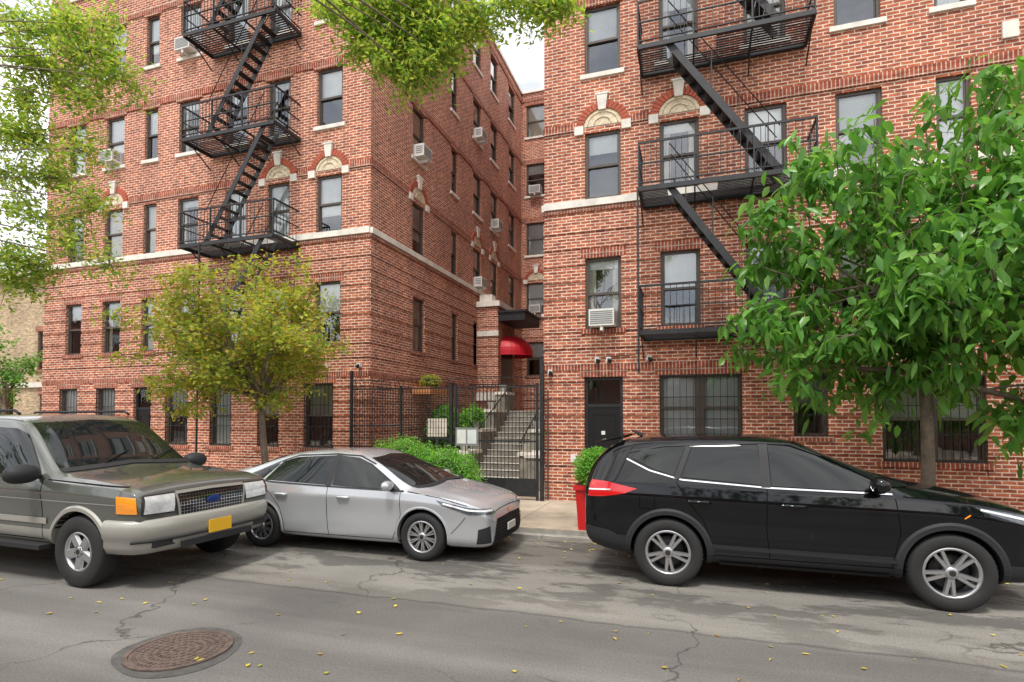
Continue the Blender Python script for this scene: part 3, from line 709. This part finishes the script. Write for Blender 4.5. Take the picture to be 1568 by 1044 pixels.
M_seam=mat('panel_gap',(.004,.004,.004),.9,spec=.1)
def paint(name,col,metal,rough,spec=.5): return mat(name,col,rough,metal=metal,nscale=0,coat=1,spec=spec)
class Car:
    def __init__(s,name,st,paintm,lowm,ax,Rw,pocket=.3,low=2):
        s.root=empty(name); s.mb=MB(); s.paint=paintm
        rings=[]
        for (x,zb,w,zs,wt,zt,zc) in st:
            h=zs-zb; P5=(.965*w,zs)
            half=[(0,zb),(.8*w,zb),(.955*w,zb+.08*h),(.985*w,zb+.28*h),(.975*w,zb+.56*h),(w,zb+.84*h),P5,(P5[0]+(wt-P5[0])*.12,zs+(zt-zs)*.12),(P5[0]+(wt-P5[0])*.9,zs+(zt-zs)*.86),(wt*.93,zt+(zc-zt)*.35),(wt*.5,zt+(zc-zt)*.85),(0,zc)]
            rings.append([(x,a,b) for a,b in half]+[(x,-a,b) for a,b in half[-2:0:-1]])
        n=len(rings[0]); v=[p for r in rings for p in r]; f=[]; mi=[]
        nh=12
        for i in range(len(rings)-1):
            for j in range(n):
                k=(j+1)%n; f.append((i*n+j,i*n+k,(i+1)*n+k,(i+1)*n+j))
                jj=j if j<nh-1 else n-1-j
                mi.append(1 if jj<low else 0)
        f.append(tuple(reversed(range(n)))); mi.append(0); f.append(tuple((len(rings)-1)*n+j for j in range(n))); mi.append(0)
        f=[tuple(reversed(q)) for q in f]
        me=bpy.data.meshes.new('body'); me.from_pydata(v,[],f)
        for m in (paintm,lowm,M_blk): me.materials.append(m)
        me.polygons.foreach_set('material_index',mi); me.polygons.foreach_set('use_smooth',[True]*len(f)); me.update()
        bm=bmesh.new(); bm.from_mesh(me); bmesh.ops.recalc_face_normals(bm,faces=bm.faces)
        cl=bm.edges.layers.float.get('crease_edge') or bm.edges.layers.float.new('crease_edge')
        bm.verts.ensure_lookup_table()
        for e in bm.edges:
            a,b=e.verts[0].index,e.verts[1].index
            if a%n==b%n:
                j=a%n; jj=j if j<nh else n-j
                if jj==6: e[cl]=.5
                if jj==5: e[cl]=.55
        bm.to_mesh(me); bm.free()
        o=bpy.data.objects.new('body',me); scene.collection.objects.link(o)
        m=o.modifiers.new('s','SUBSURF'); m.levels=3; m.render_levels=3
        dg=bpy.context.evaluated_depsgraph_get(); me2=bpy.data.meshes.new_from_object(o.evaluated_get(dg)); o.modifiers.clear(); o.data=me2
        s.bvh=BVHTree.FromPolygons([v.co.copy() for v in me2.vertices],[tuple(p.vertices) for p in me2.polygons])
        wmax=max(q[2] for q in st)
        cb=MB(); cb.mi(paintm); cb.mi(lowm); cb.mi(M_blk)
        for x in ax:
            for sg in (-1,1):
                N=40; rr=Rw+.05
                ya=sg*(wmax-pocket); yb=sg*(wmax+.3); b=len(cb.v)
                for y in (ya,yb):
                    for k in range(N): a=2*math.pi*k/N; cb.v.append((x+rr*math.cos(a),y,Rw+.01+rr*math.sin(a)))
                for k in range(N): cb.f.append((b+k,b+(k+1)%N,b+N+(k+1)%N,b+N+k)); cb.m.append(2); cb.sm.append(False)
                cb.f.append(tuple(b+k for k in range(N))); cb.m.append(2); cb.sm.append(False)
                cb.f.append(tuple(b+N+k for k in reversed(range(N)))); cb.m.append(2); cb.sm.append(False)
        co=cb.obj('cut',uv=False)
        bm=bmesh.new(); bm.from_mesh(co.data); bmesh.ops.recalc_face_normals(bm,faces=bm.faces); bm.to_mesh(co.data); bm.free()
        m=o.modifiers.new('b','BOOLEAN'); m.operation='DIFFERENCE'; m.object=co; m.solver='EXACT'
        dg=bpy.context.evaluated_depsgraph_get(); me3=bpy.data.meshes.new_from_object(o.evaluated_get(dg)); o.modifiers.clear()
        if len(me3.polygons)>100: o.data=me3
        bpy.data.objects.remove(co)
        o.parent=s.root; s.body=o; s.ax=ax; s.Rw=Rw; s.w=wmax
    def hit(s,p,d,off):
        p=Vector(p); d=Vector(d).normalized(); o=p-d*5
        l,nr,_,_=s.bvh.ray_cast(o,d)
        if l is None: return None
        if nr.dot(d)>0: nr=-nr
        return l+nr*off
    @staticmethod
    def res(pts,n):
        pts=[Vector(p) for p in pts]
        if len(pts)==1: return [pts[0]]*n
        L=[0]
        for a,b in zip(pts,pts[1:]): L.append(L[-1]+(b-a).length)
        if L[-1]<1e-9: return [pts[0]]*n
        out=[]
        for i in range(n):
            t=L[-1]*i/(n-1); k=0
            while k<len(L)-2 and L[k+1]<t: k+=1
            seg=L[k+1]-L[k]; out.append(pts[k].lerp(pts[k+1],(t-L[k])/seg if seg>1e-9 else 0))
        return out
    def patch(s,A,B,d,m,off=.004,n=18,k=6):
        if m is M_cglass: off=.010; n=max(n,28); k=12
        A=s.res(A,n); B=s.res(B,n); G=[]
        for j in range(k+1):
            row=[]
            for a,b in zip(A,B):
                p=a.lerp(b,j/k); h=s.hit(p,d,off); row.append(h)
            G.append(row)
        if all(x is not None for r_ in G for x in r_): s.mb.grid(G,m,True); return
        for i in range(k):
            for j in range(n-1):
                q=[G[i][j],G[i][j+1],G[i+1][j+1],G[i+1][j]]
                if any(x is None for x in q): continue
                s.mb.poly(q,m,True)
    def ribbon(s,pts,d,w,m,off=.005,closed=False,n=None):
        pts=[Vector(p) for p in pts]
        if closed: pts=pts+[pts[0]]
        tot=sum((b-a).length for a,b in zip(pts,pts[1:])); n=n or max(3,int(tot/.035))
        P=s.res(pts,n); d=Vector(d).normalized(); prev=None
        for i,p in enumerate(P):
            t=(P[min(i+1,n-1)]-P[max(i-1,0)])
            if t.length<1e-9: continue
            sd=t.cross(d).normalized()*w/2; a=s.hit(p+sd,d,off); b=s.hit(p-sd,d,off)
            if a is None or b is None: prev=None; continue
            if prev: s.mb.poly([prev[0],a,b,prev[1]],m,True)
            prev=(a,b)
    def side(s,fn):
        for sg in (-1,1): fn(sg,(0,-sg,0))
    def arches(s,m,w=.055,off=.012,dr=.055,a0=-12,a1=192):
        for x in s.ax:
            for sg in (-1,1):
                A=[];B=[]
                for i in range(33):
                    a=math.radians(a0+(a1-a0)*i/32); r=s.Rw+dr
                    B.append((x+(r)*math.cos(a),0,s.Rw+.01+(r)*math.sin(a))); A.append((x+(r+w)*math.cos(a),0,s.Rw+.01+(r+w)*math.sin(a)))
                ga=[s.hit(p,(0,-sg,0),.0) for p in A]; gm=[s.hit(Vector(p).lerp(Vector(q),.35),(0,-sg,0),off) for p,q in zip(A,B)]; gb=[s.hit(p,(0,-sg,0),off) for p in B]
                gi=[(None if q is None else Vector((q.x,q.y-sg*.09,q.z))) for q in gb]
                for r1,r2 in ((ga,gm),(gm,gb),(gb,gi)):
                    for i in range(32):
                        q=[r1[i],r1[i+1],r2[i+1],r2[i]]
                        if any(t is None for t in q): continue
                        s.mb.poly(q,m,True)
    def wheels(s,style,rim,y=None,wd=.22):
        y=y or s.w-.012; mb=s.mb; Rw=s.Rw
        for x in s.ax:
            for sg in (-1,1):
                C=(x,sg*y,Rw); ax=-sg
                mb.lathe([(rim-.012,.03),(rim+.012,.012),(rim+.04,.0),(Rw-.035,.004),(Rw-.012,.018),(Rw,.045),(Rw,wd-.045),(Rw-.02,wd-.01),(rim,wd)],C,ax,M_tire,n=48)
                for k in range(48):
                    a=2*math.pi*k/48
                    mb.bar((x+(Rw-.012)*math.cos(a),C[1]+ax*.03,Rw+(Rw-.012)*math.sin(a)),(x+(Rw-.002)*math.cos(a),C[1]+ax*.07,Rw+(Rw-.002)*math.sin(a)),.02,.008,M_tire)
                mb.lathe([(rim+.004,.022),(rim-.008,.012),(rim-.02,.016),(rim-.03,.05),(rim-.035,.17)],C,ax,M_alloy,n=48)
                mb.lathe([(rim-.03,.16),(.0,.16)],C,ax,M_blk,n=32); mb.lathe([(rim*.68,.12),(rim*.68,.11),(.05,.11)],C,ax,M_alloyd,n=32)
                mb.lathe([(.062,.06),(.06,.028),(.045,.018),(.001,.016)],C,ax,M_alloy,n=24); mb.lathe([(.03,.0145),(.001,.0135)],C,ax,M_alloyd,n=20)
                def spoke(a,wi,wo,r0,r1,t0,t1,th=.03,m=M_alloy,a1=None):
                    a1=a if a1 is None else a1
                    p0=Vector((math.cos(a),0,math.sin(a)))*r0; p1=Vector((math.cos(a1),0,math.sin(a1)))*r1; dd=(p1-p0).normalized(); pr=Vector((-dd.z,0,dd.x))
                    c=[]
                    for tt in (0,th):
                        for (p,w,t,sn) in ((p0,wi,t0,-1),(p0,wi,t0,1),(p1,wo,t1,1),(p1,wo,t1,-1)):
                            q=p+pr*sn*w/2*(1 if tt==0 else 1.5); c.append((x+q.x,C[1]+ax*(t+tt),Rw+q.z))
                    mb.box8(c,m)
                if style=='twin5':
                    for k in range(5):
                        a=2*math.pi*k/5+.3+x*.4
                        for dl in (-.17,.17): spoke(a+dl*1.3,.03,.028,.05,rim-.015,.03,.018,a1=a+dl*.95)
                        spoke(a,.06,.02,.04,rim*.55,.04,.04,m=M_alloy)
                elif style=='twin10':
                    for k in range(10):
                        a=2*math.pi*k/10+x*.3
                        for dl in (-.1,.1): spoke(a+dl*.5,.018,.016,.045,rim-.012,.03,.018,a1=a+dl,th=.022)
                else:
                    for k in range(5):
                        a=2*math.pi*k/5+.4+x*.3; spoke(a,.075,.075,.05,rim-.012,.028,.018)
                        mb.lathe([(.012,0),(.001,0)],(x+.055*math.cos(a),C[1]+ax*.02,Rw+.055*math.sin(a)),ax,M_alloyd,n=8)
    def sweep(s,path,prof,m,smooth=True):
        path=[Vector(p) for p in path]; G=[]
        for i,p in enumerate(path):
            t=(path[min(i+1,len(path)-1)]-path[max(i-1,0)]).normalized(); nn=Vector((t.y,-t.x,0))
            G.append([tuple(p+nn*o+Vector((0,0,z))) for o,z in prof])
        s.mb.grid(G,m,smooth)
        s.mb.poly(G[0],m); s.mb.poly(G[-1],m)
    def mirror(s,x,z,y,m,sc=1.):
        for sg in (-1,1):
            G=[]
            for i in range(9):
                th=math.pi*i/8; q=math.sin(th)**.6 if 0<i<8 else 0.
                G.append([(x+.075*sc*q*math.cos(p)*(1.2 if math.cos(p)>0 else .7),sg*(y+.10*sc)+.115*sc*math.cos(th),z+.075*sc*q*math.sin(p)) for p in [2*math.pi*k/16 for k in range(16)]])
            s.mb.grid(G,m,True,closed=True)
            s.mb.bar((x,sg*(y-.08),z-.05),(x,sg*(y+.05),z-.02),.06,.035,M_plast)
    def finish(s,loc,yaw,scale):
        s.mb.obj('trim_and_wheels',s.root,uv=False)
        s.root.location=loc; s.root.rotation_euler=(0,0,math.radians(yaw)); s.root.scale=(scale,)*3
def pc(*a): return [(x,0,z) for x,z in a]
F=(-1,0,0)
# ---- silver sedan
P_sil=paint('silver_paint',(.56,.575,.59),.45,.26)
st=[(-2.31,.42,.62,.90,.56,.99,1.0),(-2.26,.30,.78,.95,.62,1.07,1.10),(-2.08,.24,.86,.985,.66,1.105,1.14),(-1.80,.21,.888,.985,.64,1.145,1.18),(-1.15,.17,.89,.975,.56,1.37,1.415),(-.65,.16,.89,.965,.58,1.425,1.465),(-.05,.16,.89,.95,.59,1.43,1.475),(.30,.16,.89,.94,.585,1.39,1.44),(1.22,.17,.89,.915,.68,.965,1.015),(1.60,.18,.885,.885,.71,.92,.965),(2.02,.18,.85,.80,.67,.83,.87),(2.22,.18,.775,.72,.59,.74,.77),(2.33,.24,.62,.61,.48,.625,.64)]
c=Car('silver_sedan',st,P_sil,M_plast,(-1.35,1.35),.328,low=1)
def f(sg,d):
    c.patch(pc((-1.13,1.27),(-.88,1.34),(-.20,1.38)),pc((-1.30,1.01),(-1.1,1.005),(-.19,.975)),d,M_cglass)
    c.patch(pc((-.11,1.38),(.20,1.355),(.43,1.27)),pc((-.10,.973),(.35,.96),(1.0,.945)),d,M_cglass)
    c.patch(pc((-1.22,1.23),(-1.17,1.25)),pc((-1.60,1.07),(-1.36,1.02)),d,M_cglass)
    c.ribbon(pc((-1.66,1.05),(-1.2,.985),(-.15,.955),(1.06,.93)),d,.018,M_plast,off=.009)
    c.ribbon(pc((-1.66,1.06),(-1.15,1.285),(-.88,1.368),(-.2,1.402),(.2,1.38),(.48,1.27)),d,.014,M_plast,off=.009)
    c.ribbon(pc((-.155,.96),(-.155,1.39)),d,.085,M_plast,off=.0115)
    for l in (pc((-.16,.95),(-.17,.6),(-.14,.27)),pc((1.02,.92),(1.03,.6),(.94,.36),(.90,.27)),pc((-1.36,1.0),(-1.15,.80),(-1.0,.62),(-.93,.42),(-.92,.27)),pc((-.92,.265),(.90,.265)),pc((1.12,.93),(1.6,.87),(2.0,.77)),pc((1.98,.62),(1.88,.5),(1.78,.40))): c.ribbon(l,d,.009,M_seam,off=.0015)
    for x in (-.96,.12):
        h=c.hit((x,0,.82),d,.03); c.mb.tube([(x-.1,h.y-sg*.03,.815),(x-.08,h.y,.82),(x+.08,h.y,.82),(x+.1,h.y-sg*.03,.815)],.016,P_sil,n=8)
    dd=(-.75,-sg*.75,0)
    c.patch([(2.20,sg*.50,.71),(1.98,sg*.78,.75),(1.58,sg*.88,.835)],[(2.25,sg*.48,.65),(2.0,sg*.80,.66),(1.66,sg*.88,.77)],dd,M_lampd,n=18,k=4,off=.006)
    c.ribbon([(2.2,sg*.50,.69),(1.98,sg*.79,.715),(1.68,sg*.88,.795)],dd,.022,M_lamp,off=.009)
    c.patch([(2.2,sg*.60,.50),(2.12,sg*.76,.46)],[(2.2,sg*.56,.27),(2.12,sg*.78,.27)],dd,M_plast,n=8,k=4,off=.007)
    c.patch([(-2.2,sg*.80,.90),(-2.02,sg*.9,.95),(-1.85,sg*.9,.955)],[(-2.2,sg*.80,.74),(-2.02,sg*.9,.76),(-1.85,sg*.9,.88)],(.75,-sg*.75,0),M_tail,n=8,k=4,off=.006)
c.side(f)
c.patch([(3,-.52,1.35),(3,0,1.385),(3,.52,1.35)],[(3,-.73,.985),(3,0,1.025),(3,.73,.985)],F,M_cglass)
c.ribbon([(3,-.73,.98),(3,0,1.02),(3,.73,.98)],F,.02,M_plast,off=.012)
c.patch([(3,-.50,.57),(3,0,.585),(3,.50,.57)],[(3,-.60,.24),(3,0,.22),(3,.60,.24)],F,M_blk,n=24,k=8,off=.006)
for i in range(6): z=.27+i*.048; c.ribbon([(3,-.54,z),(3,.54,z)],F,.010,M_plast,off=.016)
c.ribbon([(3,-.6,.66),(3,-.3,.685),(3,0,.69),(3,.3,.685),(3,.6,.66)],F,.008,M_seam,off=.002)
c.ribbon([(3,-.06,.63),(3,.06,.63)],F,.05,M_chrome,off=.01)
c.mb.box(2.345,2.36,-.16,.16,.36,.46,M_acw)
c.patch([(-3,-.5,1.35),(-3,.5,1.35)],[(-3,-.62,1.17),(-3,.62,1.17)],(1,0,0),M_cglass)
c.arches(P_sil,w=.03,off=.006,dr=.047); c.wheels('twin10',.218)
c.mirror(.86,1.01,.86,P_sil,.95); c.finish((-4.98,7.83,0),0,1.02)

# ---- black crossover
P_blk=paint('black_paint',(.004,.0045,.006),.0,.2,spec=.0)
st=[(-2.34,.55,.72,1.0,.62,1.10,1.11),(-2.31,.42,.84,1.10,.68,1.21,1.23),(-2.20,.36,.905,1.14,.68,1.40,1.44),(-1.98,.30,.935,1.155,.665,1.60,1.64),(-1.6,.27,.945,1.155,.68,1.65,1.69),(-.95,.25,.945,1.14,.69,1.67,1.72),(-.3,.25,.945,1.12,.69,1.66,1.715),(.04,.25,.945,1.11,.68,1.60,1.665),(.92,.25,.945,1.10,.78,1.17,1.225),(1.5,.26,.94,1.075,.81,1.105,1.155),(2.0,.27,.905,.985,.75,1.01,1.05),(2.2,.30,.80,.87,.63,.90,.93),(2.29,.40,.62,.74,.5,.75,.76)]
c=Car('black_suv',st,P_blk,M_plast,(-1.35,1.35),.38,low=3)
def f(sg,d):
    c.patch(pc((-1.08,1.565),(-.38,1.60)),pc((-1.18,1.235),(-.36,1.175)),d,M_cglass)
    c.patch(pc((-.28,1.60),(-.06,1.585),(.20,1.49)),pc((-.26,1.17),(.2,1.155),(.80,1.15)),d,M_cglass)
    c.patch(pc((-1.64,1.53),(-1.4,1.55),(-1.16,1.56)),pc((-1.76,1.43),(-1.5,1.31),(-1.28,1.245)),d,M_cglass)
    c.ribbon(pc((-1.82,1.42),(-1.55,1.295),(-1.2,1.205),(-.3,1.15),(.86,1.125)),d,.016,M_chrome,off=.011)
    c.ribbon(pc((-1.80,1.50),(-1.4,1.578),(-.95,1.60),(-.35,1.625),(-.05,1.61),(.26,1.49)),d,.016,M_plast,off=.009)
    c.ribbon(pc((-.32,1.15),(-.33,1.61)),d,.09,M_plast,off=.0115); c.ribbon(pc((-1.25,1.21),(-1.12,1.57)),d,.06,M_plast,off=.0115)
    for l in (pc((-.31,1.13),(-.32,.7),(-.29,.40)),pc((.88,1.09),(.92,.75),(.86,.50),(.84,.40)),pc((-1.25,1.18),(-1.13,.98),(-.97,.78),(-.89,.57),(-.89,.40)),pc((-.88,.39),(.86,.39)),pc((.95,1.11),(1.6,1.06),(1.95,1.0)),pc((-1.66,1.03),(-1.66,.87),(-1.49,.87),(-1.49,1.03),(-1.66,1.03))): c.ribbon(l,d,.009,M_seam,off=.0015)
    for x in (-1.0,-.05):
        h=c.hit((x,0,.97),d,.032); c.mb.tube([(x-.11,h.y-sg*.03,.97),(x-.085,h.y,.975),(x+.085,h.y,.975),(x+.11,h.y-sg*.03,.97)],.017,P_blk,n=8)
    c.ribbon(pc((-.85,.49),(.88,.46)),d,.03,M_plast,off=.02); c.ribbon(pc((-.80,.30),(.84,.30)),d,.05,M_plast,off=.02)
    dd=(-.75,-sg*.75,0)
    c.patch([(2.05,sg*.60,.92),(1.9,sg*.80,.97),(1.55,sg*.92,1.04)],[(2.12,sg*.60,.79),(1.98,sg*.80,.84),(1.62,sg*.92,.99)],dd,M_lampd,n=14,k=4,off=.006)
    c.ribbon([(2.05,sg*.60,.88),(1.9,sg*.80,.93),(1.6,sg*.92,1.015)],dd,.022,M_lamp,off=.009)
    c.ribbon(pc((1.5,.96),(1.45,.925)),d,.012,M_amber,off=.008)
    db=(.75,-sg*.75,0)
    c.patch([(-2.2,sg*.80,1.17),(-2.05,sg*.9,1.16),(-1.70,sg*.94,1.09)],[(-2.2,sg*.80,.98),(-2.05,sg*.9,.99),(-1.84,sg*.94,1.03)],db,M_tail,n=14,k=4,off=.008)
    c.ribbon([(-2.2,sg*.80,1.06),(-1.98,sg*.9,1.07)],db,.016,M_lamp,off=.011)
    c.patch([(-2.25,sg*.80,.64),(-2.0,sg*.9,.60),(-1.82,sg*.93,.5)],[(-2.25,sg*.80,.42),(-2.0,sg*.9,.36),(-1.8,sg*.93,.34)],db,M_plast,n=10,k=4,off=.008)
c.side(f)
c.patch([(3,-.60,1.58),(3,0,1.62),(3,.60,1.58)],[(3,-.80,1.19),(3,0,1.235),(3,.80,1.19)],F,M_cglass)
c.patch([(3,-.5,.84),(3,0,.85),(3,.5,.84)],[(3,-.42,.50),(3,0,.48),(3,.42,.50)],F,M_plast,n=20,k=8,off=.006)
for i in range(4): z=.55+i*.08; c.ribbon([(3,-.44,z),(3,.44,z)],F,.018,M_chrome,off=.012)
c.patch([(-3,-.6,1.54),(-3,.6,1.54)],[(-3,-.68,1.24),(-3,.68,1.24)],(1,0,0),M_cglass)
c.mb.box8([(-2.22,-.6,1.60),(-1.90,-.62,1.655),(-1.90,.62,1.655),(-2.22,.6,1.60),(-2.24,-.6,1.62),(-1.90,-.62,1.685),(-1.90,.62,1.685),(-2.24,.6,1.62)],P_blk)
c.mb.tube([(-1.7,0,1.68),(-1.85,0,1.75)],[.03,.008],P_blk)
c.arches(M_plast,w=.07,off=.018,dr=.04); c.wheels('twin5',.25,wd=.24)
c.mirror(.70,1.235,.90,P_blk,1.2); c.finish((1.09,7.80,0),0,1.04)

# ---- grey full-size SUV
P_gry=paint('gray_green_paint',(.125,.13,.115),.4,.25)
P_low=mat('beige_gray_cladding',(.36,.35,.31),.4,metal=.2,coat=.5)
st=[(-2.74,.60,.88,1.0,.76,1.1,1.11),(-2.71,.46,.97,1.16,.79,1.68,1.72),(-2.55,.42,.99,1.19,.79,1.86,1.91),(-1.0,.40,1.0,1.19,.80,1.91,1.965),(-.05,.40,1.0,1.18,.80,1.90,1.96),(.28,.40,1.0,1.17,.79,1.83,1.90),(.93,.40,1.0,1.165,.86,1.28,1.33),(1.12,.40,1.0,1.16,.89,1.20,1.26),(2.0,.42,.99,1.135,.885,1.16,1.22),(2.28,.42,.965,1.09,.86,1.11,1.165),(2.37,.44,.93,1.03,.82,1.04,1.07),(2.41,.5,.87,.94,.77,.95,.96)]
c=Car('gray_suv',st,P_gry,P_low,(-1.51,1.51),.40,low=3)
def f(sg,d):
    c.patch(pc((-2.5,1.76),(-1.7,1.78)),pc((-2.5,1.24),(-1.65,1.24)),d,M_cglass)
    c.patch(pc((-1.55,1.78),(-.62,1.79)),pc((-1.40,1.24),(-.60,1.235)),d,M_cglass)
    c.patch(pc((-.51,1.79),(.10,1.77),(.32,1.70)),pc((-.49,1.235),(.25,1.225),(.80,1.225)),d,M_cglass)
    c.ribbon(pc((-2.55,1.215),(.85,1.20)),d,.02,M_plast,off=.009)
    for l in (pc((-.55,1.8),(-.55,.5)),pc((.88,1.2),(.92,.7),(.90,.52)),pc((-1.6,1.8),(-1.48,1.2),(-1.18,.95),(-1.0,.5)),pc((-1.0,.5),(.92,.5)),pc((.95,1.185),(2.15,1.135))): c.ribbon(l,d,.011,M_seam,off=.0015)
    c.ribbon(pc((-1.0,.72),(1.0,.72)),d,.07,P_low,off=.012); c.ribbon(pc((-2.4,.97),(2.1,.95)),d,.012,P_low,off=.004)
    for x in (-1.1,-.12):
        h=c.hit((x-.15,0,1.08),d,.035); c.mb.bar((x-.24,h.y,1.08),(x-.06,h.y,1.08),.03,.035,P_gry)
    dd=(-.75,-sg*.75,0)
    c.mb.box(-1.0,1.0,min(sg*.93,sg*1.06),max(sg*.93,sg*1.06),.40,.45,M_plast)
    c.patch([(2.3,sg*.88,1.03),(2.12,sg*.97,1.045)],[(2.33,sg*.88,.86),(2.12,sg*.97,.86)],dd,M_amber,n=6,k=4,off=.012)
    c.patch([(3,sg*.50,1.035),(3,sg*.85,1.03)],[(3,sg*.52,.84),(3,sg*.87,.85)],F,M_lamp,n=10,k=5,off=.012)
    c.ribbon([(3,sg*.49,1.045),(3,sg*.87,1.04),(3,sg*.89,.84),(3,sg*.51,.83)],F,.012,M_plast,off=.014,closed=True)
    y=sg*.70; c.mb.tube([(-2.3,y,1.92),(-2.2,y,1.985),(-.15,y,1.995),(-.05,y,1.95)],.018,M_plast,n=8)
c.side(f)
c.patch([(3,-.70,1.83),(3,0,1.87),(3,.70,1.83)],[(3,-.83,1.29),(3,0,1.335),(3,.83,1.29)],F,M_cglass)
c.ribbon([(3,-.83,1.275),(3,0,1.32),(3,.83,1.275)],F,.04,M_plast,off=.012)
for y in (-.35,.3): c.mb.bar((1.01,y,1.345),(.80,y+.45,1.47),.012,.012,M_blk)
c.patch([(3,-.47,1.02),(3,0,1.03),(3,.47,1.02)],[(3,-.43,.78),(3,0,.775),(3,.43,.78)],F,M_blk,n=20,k=6,off=.008)
for i in range(1,7): z=.78+i*.036; c.ribbon([(3,-.45,z),(3,.45,z)],F,.007,M_chrome,off=.016)
for i in range(23): y=-.44+i*.04; c.ribbon([(3,y,.79),(3,y,1.01)],F,.006,M_chrome,off=.018)
c.ribbon([(3,-.49,1.035),(3,0,1.045),(3,.49,1.035),(3,.45,.765),(3,0,.76),(3,-.45,.765)],F,.03,P_low,off=.02,closed=True)
h=c.hit((3,0,.91),F,.03); G=[[(h.x+.002*q,.11*r_*math.cos(2*math.pi*k/24),.91+.045*r_*math.sin(2*math.pi*k/24)) for k in range(24)] for q,r_ in ((0,1),(3,.9),(4,.01))]
c.mb.grid(G,M_badge,True,closed=True)
path=[(1.98,-1.03,0),(2.15,-1.02,0),(2.33,-.97,0),(2.45,-.82,0),(2.51,-.5,0),(2.53,0,0),(2.51,.5,0),(2.45,.82,0),(2.33,.97,0),(2.15,1.02,0),(1.98,1.03,0)]
c.sweep(path,[(-.14,.78),(-.03,.785),(.0,.76),(.012,.68),(.0,.60),(-.02,.57),(-.02,.50),(-.06,.42),(-.14,.40)],P_low)
c.sweep(path[2:-2],[(.004,.57),(.012,.565),(.012,.545),(.004,.54)],M_plast)
c.mb.box(2.53,2.55,-.16,.16,.53,.68,M_plate)
c.mb.box(2.50,2.535,-.50,.50,.43,.50,M_plast)
for sg in (-1,1): c.mb.box(2.40,2.475,min(sg*.55,sg*.80),max(sg*.55,sg*.80),.48,.56,M_plast)
c.sweep([(-2.5,-.98,0),(-2.78,-.9,0),(-2.84,0,0),(-2.78,.9,0),(-2.5,.98,0)],[(-.1,.45),(.02,.5),(.02,.72),(-.1,.75)],P_low)
c.arches(P_low,w=.06,off=.02,dr=.05); c.wheels('five',.22,y=.985,wd=.26)
c.mirror(.78,1.26,.98,M_plast,1.5); c.finish((-8.42,5.68,0),-1.5,1.045)

# ------------------------------------------------------------ world, sun, camera
el,rot=math.radians(63),math.radians(178)
w=bpy.data.worlds.new('World'); scene.world=w; w.use_nodes=True; N=w.node_tree.nodes; L=w.node_tree.links
bg=N['Background']; sky=N.new('ShaderNodeTexSky'); sky.sky_type='NISHITA'; sky.sun_disc=False; sky.sun_elevation=el; sky.sun_rotation=rot
tc=N.new('ShaderNodeTexCoord'); mp=N.new('ShaderNodeMapping'); mp.inputs['Scale'].default_value=(1,1,2.2); mp.inputs['Location'].default_value=(.35,.2,.1); L.new(tc.outputs['Generated'],mp.inputs['Vector'])
n=N.new('ShaderNodeTexNoise'); n.inputs['Scale'].default_value=2.6; n.inputs['Detail'].default_value=9; n.inputs['Roughness'].default_value=.6; L.new(mp.outputs['Vector'],n.inputs['Vector'])
r=N.new('ShaderNodeValToRGB'); r.color_ramp.elements[0].position=.40; r.color_ramp.elements[1].position=.64; r.color_ramp.elements[0].color=(.34,.34,.34,1); L.new(n.outputs['Fac'],r.inputs['Fac'])
mx=N.new('ShaderNodeMix'); mx.data_type='RGBA'; L.new(r.outputs['Color'],mx.inputs['Factor']); L.new(sky.outputs['Color'],mx.inputs['A']); mx.inputs['B'].default_value=(15.4,15.1,14.8,1)
L.new(mx.outputs['Result'],bg.inputs['Color']); bg.inputs['Strength'].default_value=.15
sd=bpy.data.lights.new('sun','SUN'); sd.energy=2.9; sd.angle=math.radians(10); sd.color=(1,.965,.91)
so=bpy.data.objects.new('sun',sd); scene.collection.objects.link(so)
S=Vector((math.sin(rot)*math.cos(el),math.cos(rot)*math.cos(el),math.sin(el))); so.rotation_euler=(-S).to_track_quat('-Z','Y').to_euler(); so.location=(0,0,30)
cd=bpy.data.cameras.new('camera'); cam=bpy.data.objects.new('camera',cd); scene.collection.objects.link(cam); scene.camera=cam
cd.sensor_width=36; cd.lens=850/1568*36; cd.clip_end=1500; cd.clip_start=.05
pitch=1.6; cd.shift_y=(116-850*math.tan(math.radians(pitch)))/1568
cam.location=(0,0,2.0); cam.rotation_euler=(math.radians(90+pitch),0,math.radians(18.2))
